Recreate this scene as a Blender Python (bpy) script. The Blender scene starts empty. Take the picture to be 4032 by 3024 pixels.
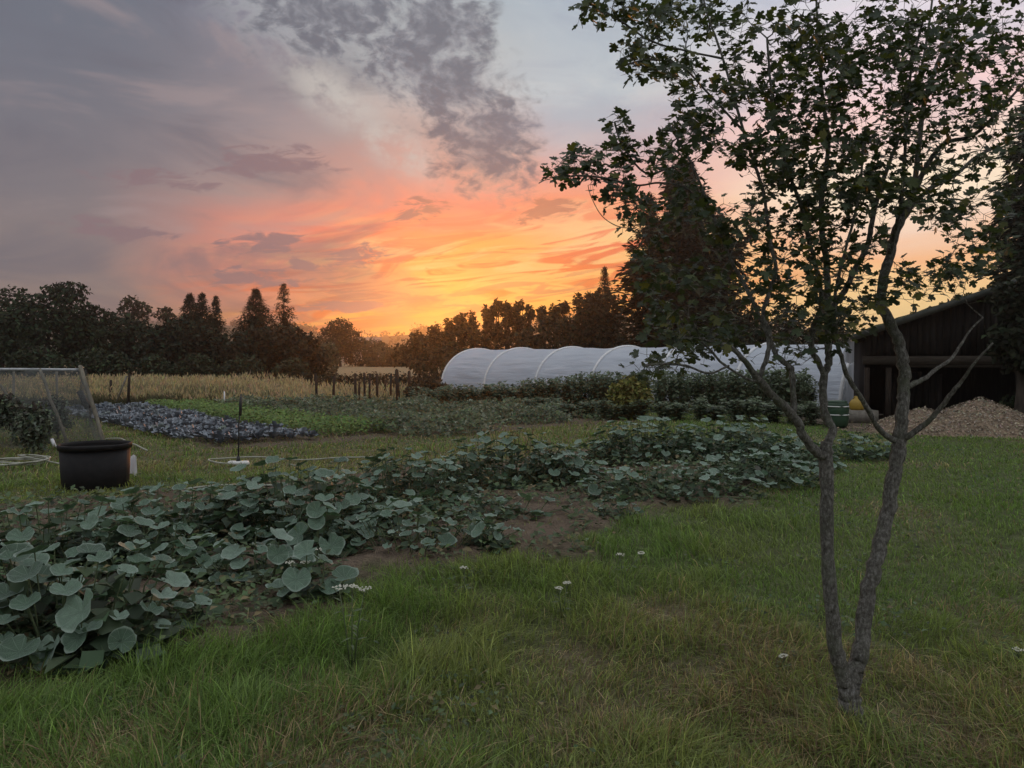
import bpy, math, random
import numpy as np
from mathutils import Matrix, Vector

# ------------------------------------------------------------------ scene, camera, sky, sun, exposure
SC = bpy.context.scene
COL = SC.collection
RNG = np.random.default_rng(7)
random.seed(7)
R = math.radians

F = 773.0            # focal length in pixels of a 1024-wide frame
EYE = 1.5            # eye height in metres
PITCH = math.atan(23.0 / F)
cam_data = bpy.data.cameras.new('camera')
cam_data.sensor_width = 36.0
cam_data.lens = 36.0 * F / 1024.0
cam_data.clip_start = 0.05
cam_data.clip_end = 5000
cam = bpy.data.objects.new('camera', cam_data)
COL.objects.link(cam)
cam.location = (0, 0, EYE)
cam.rotation_euler = (math.pi / 2 - PITCH, 0, 0)
SC.camera = cam

SC.view_settings.view_transform = 'Standard'
SC.view_settings.look = 'None'
SC.view_settings.gamma = 1.0
SC.view_settings.use_curve_mapping = False
SC.view_settings.exposure = 0.0
SC.cycles.use_denoising = True
SC.cycles.adaptive_threshold = 0.02
SC.cycles.max_bounces = 5
SC.cycles.diffuse_bounces = 2
SC.cycles.glossy_bounces = 2
SC.cycles.transmission_bounces = 4
SC.cycles.transparent_max_bounces = 8
SC.cycles.volume_bounces = 0
SC.cycles.caustics_reflective = False
SC.cycles.caustics_refractive = False


def srgb(r, g, b):
    def f(c):
        c /= 255.0
        return c / 12.92 if c <= 0.04045 else ((c + 0.055) / 1.055) ** 2.4
    return (f(r), f(g), f(b), 1.0)


class Nodes:
    """small helper round a node tree; sockets or numbers go in, sockets come out"""
    def __init__(self, tree):
        self.t = tree
        tree.nodes.clear()

    def n(self, kind, **kw):
        nd = self.t.nodes.new(kind)
        for k, v in kw.items():
            setattr(nd, k, v)
        return nd

    def put(self, sock, v):
        if isinstance(v, bpy.types.NodeSocket):
            self.t.links.new(v, sock)
        elif v is not None:
            sock.default_value = v

    def m(self, op, a, b=None, c=None, clamp=False):
        nd = self.n('ShaderNodeMath', operation=op, use_clamp=clamp)
        self.put(nd.inputs[0], a); self.put(nd.inputs[1], b); self.put(nd.inputs[2], c)
        return nd.outputs[0]

    def v(self, op, a, b=None, out=0):
        nd = self.n('ShaderNodeVectorMath', operation=op)
        self.put(nd.inputs[0], a)
        if op == 'SCALE':
            self.put(nd.inputs['Scale'], b)
        else:
            self.put(nd.inputs[1], b)
        return nd.outputs[out]

    def xyz(self, x, y, z=0.0):
        nd = self.n('ShaderNodeCombineXYZ')
        self.put(nd.inputs[0], x); self.put(nd.inputs[1], y); self.put(nd.inputs[2], z)
        return nd.outputs[0]

    def noise(self, vec, scale=1.0, detail=4.0, rough=0.55, dist=0.0, dim='3D'):
        nd = self.n('ShaderNodeTexNoise', noise_dimensions=dim)
        self.put(nd.inputs['Vector'], vec)
        nd.inputs['Scale'].default_value = scale
        nd.inputs['Detail'].default_value = detail
        nd.inputs['Roughness'].default_value = rough
        nd.inputs['Distortion'].default_value = dist
        return nd.outputs[0]

    def step(self, x, a, b, lo=0.0, hi=1.0):
        nd = self.n('ShaderNodeMapRange', interpolation_type='SMOOTHSTEP')
        self.put(nd.inputs[0], x)
        nd.inputs[1].default_value = a; nd.inputs[2].default_value = b
        nd.inputs[3].default_value = lo; nd.inputs[4].default_value = hi
        return nd.outputs[0]

    def lin(self, x, a, b, lo=0.0, hi=1.0):
        nd = self.n('ShaderNodeMapRange')
        self.put(nd.inputs[0], x)
        nd.inputs[1].default_value = a; nd.inputs[2].default_value = b
        nd.inputs[3].default_value = lo; nd.inputs[4].default_value = hi
        return nd.outputs[0]

    def mix(self, f, a, b, mode='MIX'):
        nd = self.n('ShaderNodeMix', data_type='RGBA', blend_type=mode)
        self.put(nd.inputs[0], f); self.put(nd.inputs[6], a); self.put(nd.inputs[7], b)
        return nd.outputs[2]

    def ramp(self, x, stops):
        nd = self.n('ShaderNodeValToRGB')
        el = nd.color_ramp.elements
        while len(el) < len(stops):
            el.new(0.5)
        for e, (p, c) in zip(el, stops):
            e.position = p; e.color = c
        self.put(nd.inputs[0], x)
        return nd.outputs[0]


SUN_AZ, SUN_EL = -4.5, 5.5          # degrees: just left of straight ahead, raised to clear the trees and light the haze


def build_world():
    w = bpy.data.worlds.new('World')
    SC.world = w
    w.use_nodes = True
    N = Nodes(w.node_tree)
    d = N.n('ShaderNodeTexCoord').outputs['Generated']
    sp = N.n('ShaderNodeSeparateXYZ'); N.put(sp.inputs[0], d)
    dx, dy, dz = sp.outputs
    az = N.m('MULTIPLY', N.m('ARCTAN2', dx, dy), 180 / math.pi)
    hor = N.m('SQRT', N.m('ADD', N.m('MULTIPLY', dx, dx), N.m('MULTIPLY', dy, dy)))
    el = N.m('MULTIPLY', N.m('ARCTAN2', dz, hor), 180 / math.pi)
    p = N.xyz(az, el)
    # drifting air: a warp stretched along the horizon gives the bands their torn edges
    wp = N.v('MULTIPLY', p, (0.09, 0.42, 1.0))
    w1 = N.m('SUBTRACT', N.noise(wp, 1.0, 5, 0.55, dim='2D'), 0.5)
    wp2 = N.v('MULTIPLY', N.v('ADD', p, (13, 40, 3)), (0.035, 0.10, 1.0))
    w2 = N.m('SUBTRACT', N.noise(wp2, 1.0, 3, 0.5, dim='2D'), 0.5)
    wf = N.step(el, 0.0, 9.0, 0.25, 1.0)
    tilt = N.m('MULTIPLY', N.step(el, 3.0, 18.0), N.m('MULTIPLY', N.m('SUBTRACT', az, -4.0), -0.07))
    elw = N.m('ADD', el, N.m('MULTIPLY', wf, N.m('ADD', N.m('MULTIPLY', w1, 4.6), N.m('MULTIPLY', w2, 5.0))))
    azw = N.m('ADD', az, N.m('MULTIPLY', w2, 9.0))
    t = N.m('DIVIDE', elw, 45.0)
    zen = srgb(236, 240, 247)  # out-of-view zenith, made paler than the visible sky to brighten the ground
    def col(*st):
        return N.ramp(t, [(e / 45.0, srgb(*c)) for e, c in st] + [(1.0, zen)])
    back = col((0, (158, 157, 164)), (8, (164, 166, 174)), (16, (172, 176, 186)), (25, (182, 188, 199)))  # sky behind the viewer, lightened as well to help light the ground
    c_l = col((0, (140, 120, 116)), (5, (134, 121, 120)), (9, (125, 116, 120)), (15, (113, 111, 120)), (20, (106, 109, 121)), (26, (101, 109, 122)))
    c_a = col((0, (176, 112, 92)), (4, (196, 128, 102)), (6.5, (236, 138, 112)), (9.5, (212, 132, 118)), (13, (160, 136, 134)), (17, (142, 134, 140)), (25, (124, 124, 140)))
    c_b = col((0, (250, 110, 12)), (2.6, (252, 142, 22)), (5, (250, 160, 66)), (7, (247, 152, 72)), (9.5, (242, 122, 92)), (12.5, (220, 138, 122)), (16, (184, 160, 154)), (20, (186, 186, 184)), (26, (168, 178, 184)))
    c_c = col((0, (254, 164, 52)), (3.5, (251, 176, 76)), (6, (246, 180, 104)), (8.5, (240, 198, 138)), (10.8, (238, 156, 118)), (13.5, (222, 156, 144)), (16.5, (188, 172, 176)), (20, (182, 190, 196)), (26, (166, 178, 190)))
    c_d = col((0, (255, 208, 130)), (4, (255, 216, 146)), (6.5, (250, 184, 130)), (9, (246, 210, 186)), (12, (254, 232, 202)), (16, (248, 206, 202)), (20, (232, 216, 222)), (26, (198, 208, 224)))
    c_e = col((0, (206, 176, 156)), (7, (196, 176, 170)), (15, (182, 176, 184)), (25, (168, 176, 190)))
    c = N.mix(N.step(azw, -100, -50), back, c_l)
    c = N.mix(N.step(azw, -28, -15), c, c_a)
    c = N.mix(N.step(azw, -17, -7), c, c_b)
    c = N.mix(N.step(azw, -5, 6), c, c_c)
    c = N.mix(N.step(azw, 8, 24), c, c_d)
    c = N.mix(N.step(azw, 38, 75), c, c_e)
    c = N.mix(N.step(azw, 90, 140), c, back)
    # the clear dusk air itself, behind the cloud
    sky = N.n('ShaderNodeTexSky', sky_type='NISHITA', sun_disc=False)
    sky.sun_elevation = R(SUN_EL); sky.sun_rotation = R(SUN_AZ)
    nis = N.v('SCALE', sky.outputs[0], 0.003)
    c = N.v('ADD', c, nis)

    def blob(a, e, ra, re, soft=0.0, rot=0.0):
        q = N.v('SUBTRACT', p, (a, e, 0))
        if rot:
            nd = N.n('ShaderNodeVectorRotate', rotation_type='Z_AXIS')
            N.put(nd.inputs['Vector'], q); nd.inputs['Angle'].default_value = R(rot)
            q = nd.outputs[0]
        q = N.v('DIVIDE', q, (ra, re, 1))
        ln = N.v('LENGTH', q, out=1)
        return N.step(ln, 1.0, soft)

    def total(lst):
        s = lst[0]
        for x in lst[1:]:
            s = N.m('MAXIMUM', s, x)
        return s

    # bright streaks and dark wisps inside the sunset
    glow = total([blob(-6.5, 4.0, 21, 8.5, 0.3), blob(6, 6, 19, 7.5, 0.3)])
    vr = N.n('ShaderNodeVectorRotate', rotation_type='Z_AXIS')
    N.put(vr.inputs['Vector'], p); vr.inputs['Angle'].default_value = R(-6)
    pr = vr.outputs[0]
    s1 = N.noise(N.v('MULTIPLY', N.v('ADD', pr, (5, 9, 1)), (0.13, 0.95, 1)), 1.0, 4, 0.58, 0.9, dim='2D')
    c = N.mix(N.m('MULTIPLY', glow, N.step(s1, 0.46, 0.66, 0, 0.9)), c, N.mix(N.step(el, 3, 9), srgb(253, 184, 74), srgb(250, 196, 136)))
    s2 = N.noise(N.v('MULTIPLY', N.v('ADD', pr, (35, 2, 7)), (0.11, 0.8, 1)), 1.0, 4, 0.58, 1.2, dim='2D')
    c = N.mix(N.m('MULTIPLY', glow, N.step(s2, 0.47, 0.60, 0, 0.9)), c, N.mix(N.step(el, 5, 10), srgb(230, 108, 40), srgb(238, 112, 82)))
    s5 = N.noise(N.v('MULTIPLY', N.v('ADD', pr, (71, 22, 7)), (0.16, 1.25, 1)), 1.0, 4, 0.6, 0.8, dim='2D')
    c = N.mix(N.m('MULTIPLY', N.m('MULTIPLY', glow, N.step(el, 9, 4)), N.step(s5, 0.52, 0.64, 0, 0.75)), c, srgb(176, 104, 80))
    # yellow heart of the glow over the far ridge
    c = N.mix(N.m('MULTIPLY', blob(-5.8, 2.6, 5.0, 1.7), N.step(s1, 0.25, 0.55, 0.45, 0.95)), c, srgb(255, 190, 20))
    c = N.mix(N.m('MULTIPLY', blob(2.5, 3.4, 7.0, 2.0), 0.45), c, srgb(255, 190, 60))
    # smooth grey-violet deck on the left, faint rolls in it
    s3 = N.noise(N.v('MULTIPLY', N.v('ADD', p, (2, 21, 4)), (0.07, 0.20, 1)), 1.0, 5, 0.55, 0.5, dim='2D')
    left = N.step(az, 2, -14)
    c = N.mix(N.m('MULTIPLY', left, N.step(s3, 0.46, 0.66, 0, 0.65)), c, srgb(104, 104, 115))
    c = N.mix(N.m('MULTIPLY', N.m('MULTIPLY', left, N.step(el, 4, 10)), N.step(s3, 0.46, 0.30, 0, 0.42)), c, srgb(166, 148, 148))
    # pale opening beside the broken cloud
    n_a = N.noise(N.v('MULTIPLY', p, (0.42, 0.56, 1)), 1.0, 4, 0.62, 0.0, dim='2D')
    op = total([blob(-13.0, 18.4, 6.4, 2.6, 0.1, 30), blob(-8.6, 15.2, 6.0, 2.3, 0.1, 30)])
    c = N.mix(N.m('MULTIPLY', op, N.step(n_a, 0.28, 0.62, 0.12, 0.8)), c, srgb(194, 190, 184))
    # broken altocumulus: from overhead down towards the glow
    mass = total([blob(-13.5, 24.6, 14.0, 7.4, 0.1), blob(-5.8, 20.2, 11.8, 5.8, 0.15, 24), blob(-1.8, 15.6, 7.2, 6.8, 0.15, 0), blob(-4, 31, 18, 7, 0.25), blob(-5, 23, 6, 4, 0.3)])
    pf = N.v('ADD', p, N.v('SCALE', N.xyz(w1, w2), 3.0))
    puff = N.noise(N.v('MULTIPLY', pf, (0.44, 0.58, 1)), 1.0, 5, 0.58, 0.0, dim='2D')
    puff2 = N.noise(N.v('MULTIPLY', N.v('ADD', pf, (9, 4, 2)), (1.15, 1.5, 1)), 1.0, 3, 0.55, 0.0, dim='2D')
    den = N.m('ADD', N.m('ADD', N.m('MULTIPLY', mass, 0.66), N.m('MULTIPLY', puff, 0.95)), N.m('MULTIPLY', N.m('SUBTRACT', puff2, 0.5), 0.26))
    cov = N.step(den, 0.68, 1.10)
    edge = N.m('MULTIPLY', N.step(den, 0.60, 0.92), N.step(mass, 0.05, 1.0))
    rim = N.mix(N.step(el, 13, 21), srgb(236, 178, 150), srgb(202, 206, 206))
    c = N.mix(N.m('MULTIPLY', edge, 0.55), c, rim)
    body = N.mix(N.step(N.m('ADD', N.m('MULTIPLY', puff, 0.6), N.m('MULTIPLY', puff2, 0.4)), 0.38, 0.60), N.mix(N.step(el, 12, 19), srgb(152, 136, 134), srgb(136, 138, 146)), srgb(102, 105, 116))
    c = N.mix(N.m('MULTIPLY', cov, 0.92), c, body)
    # lone scraps and long low bars
    bars = total([blob(-17.5, 8.2, 5.2, 1.5, 0, -4), blob(-11.2, 7.6, 4.6, 1.5, 0, -12), blob(-18.5, 5.9, 6.4, 1.3, 0, 0),
                  blob(-6.8, 10.8, 3.6, 1.5, 0, -12), blob(-17.0, 13.6, 7.0, 1.8, 0, -4), blob(-24.5, 12.0, 6.0, 1.2),
                  blob(-15.0, 6.7, 2.0, 1.0, 0, 20), blob(2.6, 11.0, 4.6, 1.4, 0, -8), blob(-12.5, 4.0, 6.5, 0.8, 0, -3),
                  blob(-27, 8.5, 6, 1.4)])
    n_b = N.noise(N.v('MULTIPLY', pr, (0.42, 1.5, 1)), 1.0, 4, 0.62, 0.4, dim='2D')
    bd = N.step(N.m('ADD', N.m('MULTIPLY', bars, 0.55), N.m('MULTIPLY', n_b, 1.5)), 0.95, 1.25)
    bd = N.m('MULTIPLY', bd, N.step(bars, 0.02, 0.25))
    barc = N.mix(N.step(az, -12, -2), srgb(132, 112, 118), srgb(186, 124, 100))
    c = N.mix(N.m('MULTIPLY', bd, 0.9), c, barc)
    # thin mare's tails upper right
    s4 = N.noise(N.v('MULTIPLY', N.v('ADD', p, (60, 3, 2)), (0.10, 0.34, 1)), 1.0, 4, 0.6, 0.5, dim='2D')
    rightup = N.m('MULTIPLY', N.step(az, -4, 4), N.step(el, 12, 18))
    c = N.mix(N.m('MULTIPLY', rightup, N.step(s4, 0.42, 0.68, 0, 0.35)), c, srgb(150, 158, 176))
    c = N.mix(N.m('MULTIPLY', rightup, N.step(s4, 0.46, 0.30, 0, 0.30)), c, srgb(208, 208, 206))
    # below the horizon: the dim land
    c = N.mix(N.step(el, -0.2, -4.0), c, srgb(70, 66, 56))
    bg = N.n('ShaderNodeBackground')
    N.put(bg.inputs[0], c)
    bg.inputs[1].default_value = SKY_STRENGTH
    out = N.n('ShaderNodeOutputWorld')
    N.put(out.inputs[0], bg.outputs[0])
    w.cycles.sampling_method = 'MANUAL'
    w.cycles.sample_map_resolution = 1024


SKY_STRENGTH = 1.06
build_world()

sun_data = bpy.data.lights.new('sun', 'SUN')
sun_data.energy = 0.42
sun_data.angle = R(5)
sun_data.color = (1.0, 0.33, 0.06)
sun = bpy.data.objects.new('sun', sun_data)
COL.objects.link(sun)
_sd = Vector((math.sin(R(SUN_AZ)) * math.cos(R(SUN_EL)), math.cos(R(SUN_AZ)) * math.cos(R(SUN_EL)), math.sin(R(SUN_EL))))
sun.rotation_euler = (_sd).to_track_quat('Z', 'Y').to_euler()


# ------------------------------------------------------------------ helpers
def P(sx, sy, Y):
    """a point of the photograph (4032-wide pixels) at distance Y ahead, as a place in metres"""
    u = (sx / 3.9375 - 512) / F
    v = (384 - sy / 3.9375) / F
    cp, sp = math.cos(PITCH), math.sin(PITCH)
    t = Y / (v * sp + cp)
    return np.array([u * t, Y, EYE + t * (v * cp - sp)])


def Q(x, y, Y):
    """the same with 2212-wide pixels"""
    return P(x * 1.82278, y * 1.82278, Y)


def G(x, y):
    """where a 2212-wide pixel meets the level ground"""
    u = (x / 2.16 - 512) / F
    v = (384 - y / 2.16) / F
    cp, sp = math.cos(PITCH), math.sin(PITCH)
    t = EYE / (sp - v * cp)
    return np.array([u * t, t * (v * sp + cp), 0.0])


_perm = np.random.default_rng(3).random((256, 256))


def vnoise(x, y):
    x = np.asarray(x, float); y = np.asarray(y, float)
    xi = np.floor(x).astype(int); yi = np.floor(y).astype(int)
    fx = x - xi; fy = y - yi
    fx = fx * fx * (3 - 2 * fx); fy = fy * fy * (3 - 2 * fy)
    a = _perm[xi % 256, yi % 256]; b = _perm[(xi + 1) % 256, yi % 256]
    c = _perm[xi % 256, (yi + 1) % 256]; d = _perm[(xi + 1) % 256, (yi + 1) % 256]
    return (a * (1 - fx) + b * fx) * (1 - fy) + (c * (1 - fx) + d * fx) * fy


def fbm(x, y, s=1.0, o=4):
    r = 0; a = 0.5; n = 0
    for k in range(o):
        r = r + a * vnoise(x * s + 17.3 * k, y * s + 9.1 * k)
        n += a; a *= 0.5; s *= 2.03
    return r / n


def sstep(x, a, b):
    t = np.clip((np.asarray(x, float) - a) / (b - a), 0, 1)
    return t * t * (3 - 2 * t)


def inpoly(x, y, poly):
    x = np.asarray(x, float); y = np.asarray(y, float)
    r = np.zeros(x.shape, bool)
    n = len(poly)
    for i in range(n):
        x0, y0 = poly[i]; x1, y1 = poly[(i + 1) % n]
        if y0 == y1:
            continue
        c = ((y0 > y) != (y1 > y)) & (x < (x1 - x0) * (y - y0) / (y1 - y0) + x0)
        r ^= c
    return r


def polydist(x, y, poly):
    """signed distance to a polygon, positive inside"""
    x = np.asarray(x, float); y = np.asarray(y, float)
    d = np.full(x.shape, 1e9)
    n = len(poly)
    for i in range(n):
        x0, y0 = poly[i]; x1, y1 = poly[(i + 1) % n]
        ex, ey = x1 - x0, y1 - y0
        t = np.clip(((x - x0) * ex + (y - y0) * ey) / (ex * ex + ey * ey + 1e-9), 0, 1)
        d = np.minimum(d, np.hypot(x - x0 - t * ex, y - y0 - t * ey))
    return np.where(inpoly(x, y, poly), d, -d)


BED = [tuple(G(*q)[:2]) for q in [(-120, 1120), (0, 1092), (250, 1075), (520, 1050), (760, 1030), (940, 1000), (1150, 985), (1350, 962),
       (1600, 955), (1790, 985), (1740, 1035), (1500, 1100), (1380, 1120), (1180, 1215), (900, 1232), (740, 1300), (620, 1390), (420, 1425), (0, 1500), (-180, 1500)]]


def soilmask(x, y):
    d = polydist(x, y, BED)
    return sstep(d + (fbm(x, y, 1.7) - 0.5) * 1.1, -0.12, 0.22)


def tz(x, y):
    """height of the ground"""
    x = np.asarray(x, float); y = np.asarray(y, float)
    near = 1 - sstep(np.hypot(x, y), 20, 45)
    h = (fbm(x, y, 0.35, 3) - 0.5) * 0.14 * near + 0.75 * sstep(y, 52, 104)
    return h


def tz1(x, y):
    return float(tz(np.array([x]), np.array([y]))[0])


def build(name, V, Fc, mat=None, parent=None, base=(0, 0, 0), smooth=False, attrs=None, quads=None):
    """one mesh object; V (n,3) in metres, Fc a list of face arrays (k,3) or (k,4); base is subtracted"""
    V = np.asarray(V, np.float32) - np.asarray(base, np.float32)
    if not isinstance(Fc, (list, tuple)):
        Fc = [Fc]
    Fc = [np.asarray(f, np.int32) for f in Fc if len(f)]
    me = bpy.data.meshes.new(name)
    me.vertices.add(len(V))
    me.vertices.foreach_set('co', V.ravel())
    loops = np.concatenate([f.ravel() for f in Fc])
    tot = np.concatenate([np.full(len(f), f.shape[1], np.int32) for f in Fc])
    st = np.concatenate([[0], np.cumsum(tot)[:-1]]).astype(np.int32)
    me.loops.add(len(loops))
    me.loops.foreach_set('vertex_index', loops)
    me.polygons.add(len(tot))
    me.polygons.foreach_set('loop_start', st)
    me.polygons.foreach_set('loop_total', tot)
    if smooth:
        me.polygons.foreach_set('use_smooth', np.ones(len(tot), bool))
    for k, a in (attrs or {}).items():
        a = np.asarray(a, np.float32)
        if a.ndim == 1:
            at = me.attributes.new(k, 'FLOAT', 'POINT'); at.data.foreach_set('value', a)
        else:
            if a.shape[1] == 3:
                a = np.concatenate([a, np.ones((len(a), 1), np.float32)], 1)
            at = me.attributes.new(k, 'FLOAT_COLOR', 'POINT'); at.data.foreach_set('color', a.ravel())
    me.update(calc_edges=True)
    me.validate()
    if mat is not None:
        me.materials.append(mat)
    o = bpy.data.objects.new(name, me)
    COL.objects.link(o)
    if parent is not None:
        o.parent = parent
    else:
        o.location = base
    return o


def inst(src, parent=None, mw=None, name=None):
    o = src.copy()
    if name:
        o.name = name
    COL.objects.link(o)
    o.parent = parent
    if mw is not None:
        o.matrix_local = mw
    return o


def thing(name, label, cat, loc=(0, 0, 0), group=None):
    o = bpy.data.objects.new(name, None)
    o.empty_display_size = 0.1
    COL.objects.link(o)
    o.location = loc
    return tag(o, label, cat, group)


def tag(o, label=None, cat=None, group=None, kind=None):
    if label: o['label'] = label
    if cat: o['category'] = cat
    if group: o['group'] = group
    if kind: o['kind'] = kind
    return o


class MB:
    """collects shapes for one mesh"""
    def __init__(self):
        self.V = []; self.T = []; self.Qd = []; self.n = 0; self.C = []

    def add(self, V, tris=None, quads=None, col=None):
        V = np.asarray(V, float).reshape(-1, 3)
        if tris is not None and len(tris): self.T.append(np.asarray(tris, int).reshape(-1, 3) + self.n)
        if quads is not None and len(quads): self.Qd.append(np.asarray(quads, int).reshape(-1, 4) + self.n)
        self.V.append(V); self.n += len(V)
        if col is not None:
            c = np.asarray(col, float)
            if c.ndim == 1: c = np.tile(c, (len(V), 1))
            self.C.append(c)
        return self

    def box(self, c, s, rot=None, taper=1.0):
        x, y, z = np.asarray(s, float) / 2
        v = np.array([[-x, -y, -z], [x, -y, -z], [x, y, -z], [-x, y, -z], [-x * taper, -y * taper, z], [x * taper, -y * taper, z], [x * taper, y * taper, z], [-x * taper, y * taper, z]])
        if rot is not None: v = v @ np.asarray(rot).T
        return self.add(v + np.asarray(c), quads=[[0, 3, 2, 1], [4, 5, 6, 7], [0, 1, 5, 4], [1, 2, 6, 5], [2, 3, 7, 6], [3, 0, 4, 7]])

    def tube(self, pts, rad, n=6, cap=True):
        pts = np.asarray(pts, float); k = len(pts)
        rad = np.broadcast_to(np.asarray(rad, float), (k,))
        tan = np.gradient(pts, axis=0)
        tan /= np.linalg.norm(tan, axis=1, keepdims=True) + 1e-9
        ref = np.array([0.3, 0.9, 0.2]) if abs(tan[0] @ np.array([0.3, 0.9, 0.2])) < 0.85 else np.array([1.0, 0, 0])
        a = np.cross(tan, ref); a /= np.linalg.norm(a, axis=1, keepdims=True) + 1e-9
        b = np.cross(tan, a)
        th = np.linspace(0, 2 * np.pi, n, endpoint=False)
        V = pts[:, None] + rad[:, None, None] * (a[:, None] * np.cos(th)[None, :, None] + b[:, None] * np.sin(th)[None, :, None])
        i = np.arange(k - 1)[:, None] * n; j = np.arange(n)[None]
        j2 = (j + 1) % n
        q = np.stack([i + j, i + j2, i + n + j2, i + n + j], -1).reshape(-1, 4)
        V = V.reshape(-1, 3)
        tr = []
        if cap:
            V = np.vstack([V, pts[0], pts[-1]])
            tr = [[k * n, (m + 1) % n, m] for m in range(n)] + [[k * n + 1, (k - 1) * n + m, (k - 1) * n + (m + 1) % n] for m in range(n)]
        return self.add(V, tr, q)

    def grid(self, Pn):
        """Pn (a,b,3) sheet"""
        a, b = Pn.shape[:2]
        i = np.arange(a - 1)[:, None] * b; j = np.arange(b - 1)[None]
        q = np.stack([i + j, i + j + 1, i + b + j + 1, i + b + j], -1).reshape(-1, 4)
        return self.add(Pn.reshape(-1, 3), quads=q)

    def obj(self, name, mat, parent=None, base=(0, 0, 0), smooth=False, attrs=None):
        fc = []
        if self.T: fc.append(np.concatenate(self.T))
        if self.Qd: fc.append(np.concatenate(self.Qd))
        at = dict(attrs or {})
        if self.C: at['col'] = np.concatenate(self.C)
        return build(name, np.concatenate(self.V), fc, mat, parent, base, smooth, at)


def frame_from(n, h):
    """rotation with z = n and y as near h as it can be; arrays (k,3) -> (k,3,3) columns x,y,z"""
    n = n / (np.linalg.norm(n, axis=-1, keepdims=True) + 1e-9)
    h = h - (h * n).sum(-1, keepdims=True) * n
    h = h / (np.linalg.norm(h, axis=-1, keepdims=True) + 1e-9)
    x = np.cross(h, n)
    return np.stack([x, h, n], -1)


def mat4(M3, loc, s):
    m = Matrix.Identity(4)
    for i in range(3):
        for j in range(3):
            m[i][j] = float(M3[i, j]) * s
        m[i][3] = float(loc[i])
    return m


# ------------------------------------------------------------------ materials
MATS = {}


def material(name, fn):
    m = bpy.data.materials.new(name)
    m.use_nodes = True
    N = Nodes(m.node_tree)
    out = N.n('ShaderNodeOutputMaterial')
    res = fn(N)
    if isinstance(res, tuple):
        N.put(out.inputs[0], res[0]); N.put(out.inputs[2], res[1])
    else:
        N.put(out.inputs[0], res)
    MATS[name] = m
    return m


def princ(N, col, rough=0.7, spec=0.3, bump=None, bstr=0.3, bdist=0.02, metal=0.0, sheen=0.0):
    b = N.n('ShaderNodeBsdfPrincipled')
    N.put(b.inputs['Base Color'], col)
    N.put(b.inputs['Roughness'], rough)
    b.inputs['Specular IOR Level'].default_value = spec
    b.inputs['Metallic'].default_value = metal
    if sheen:
        b.inputs['Sheen Weight'].default_value = sheen
        b.inputs['Sheen Roughness'].default_value = 0.35
        b.inputs['Sheen Tint'].default_value = (0.80, 0.92, 0.90, 1)
    if bump is not None:
        bm = N.n('ShaderNodeBump'); bm.inputs['Strength'].default_value = bstr; bm.inputs['Distance'].default_value = bdist
        N.put(bm.inputs['Height'], bump)
        N.put(b.inputs['Normal'], bm.outputs[0])
    return b.outputs[0]


def objco(N):
    return N.n('ShaderNodeTexCoord').outputs['Object']


def attr(N, name):
    return N.n('ShaderNodeAttribute', attribute_name=name).outputs['Color']


def leafy(N, col, rough=0.6, spec=0.35, trans=0.3, tcol=None, bump=None, bstr=0.3, sheen=0.0):
    a = princ(N, col, rough, spec, bump, bstr, 0.01, sheen=sheen)
    t = N.n('ShaderNodeBsdfTranslucent')
    N.put(t.inputs[0], tcol if tcol is not None else col)
    mx = N.n('ShaderNodeMixShader'); mx.inputs[0].default_value = trans
    N.put(mx.inputs[1], a); N.put(mx.inputs[2], t.outputs[0])
    return mx.outputs[0]


def _ground(N):
    p = objco(N)
    base = attr(N, 'col')
    n1 = N.noise(p, 9.0, 5, 0.65)
    n2 = N.noise(p, 60.0, 3, 0.6)
    f = N.m('MULTIPLY', N.lin(n1, 0.25, 0.75, 0.55, 1.45), N.lin(n2, 0.25, 0.75, 0.6, 1.4))
    c = N.v('SCALE', base, f)
    return princ(N, c, 0.95, 0.15, N.m('ADD', N.m('MULTIPLY', n1, 2.0), n2), 0.8, 0.03)
material('ground_soil_and_thatch', _ground)
material('grass_blades', lambda N: leafy(N, attr(N, 'col'), 0.55, 0.35, 0.40, N.v('MULTIPLY', attr(N, 'col'), (1.35, 1.45, 1.0))))
material('leaf_from_tint', lambda N: leafy(N, attr(N, 'col'), 0.55, 0.3, 0.25))
material('far_foliage', lambda N: leafy(N, attr(N, 'col'), 0.8, 0.06, 0.08))


def _bark(N):
    p = objco(N)
    n1 = N.noise(N.v('MULTIPLY', p, (1, 1, 0.55)), 80.0, 5, 0.7)
    n2 = N.noise(p, 9.0, 4, 0.6)
    n3 = N.noise(N.v('MULTIPLY', p, (1, 1, 0.6)), 140.0, 3, 0.6)
    c = N.ramp(n1, [(0.32, (0.050, 0.044, 0.036, 1)), (0.5, (0.130, 0.122, 0.104, 1)), (0.7, (0.29, 0.28, 0.25, 1))])
    c = N.mix(N.step(n2, 0.52, 0.70, 0, 0.7), c, (0.105, 0.115, 0.075, 1))
    c = N.mix(N.step(n3, 0.60, 0.72, 0, 0.55), c, (0.33, 0.34, 0.32, 1))
    return princ(N, c, 0.9, 0.15, N.m('ADD', n1, N.m('MULTIPLY', n3, 0.5)), 0.9, 0.008)
material('maple_bark', _bark)


def _bark2(N):
    p = objco(N)
    n1 = N.noise(N.v('MULTIPLY', p, (1, 1, 0.3)), 8.0, 4, 0.6)
    return princ(N, N.ramp(n1, [(0.3, (0.03, 0.025, 0.02, 1)), (0.7, (0.09, 0.075, 0.06, 1))]), 0.95, 0.1, n1, 0.6, 0.05)
material('dark_bark', _bark2)


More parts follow.
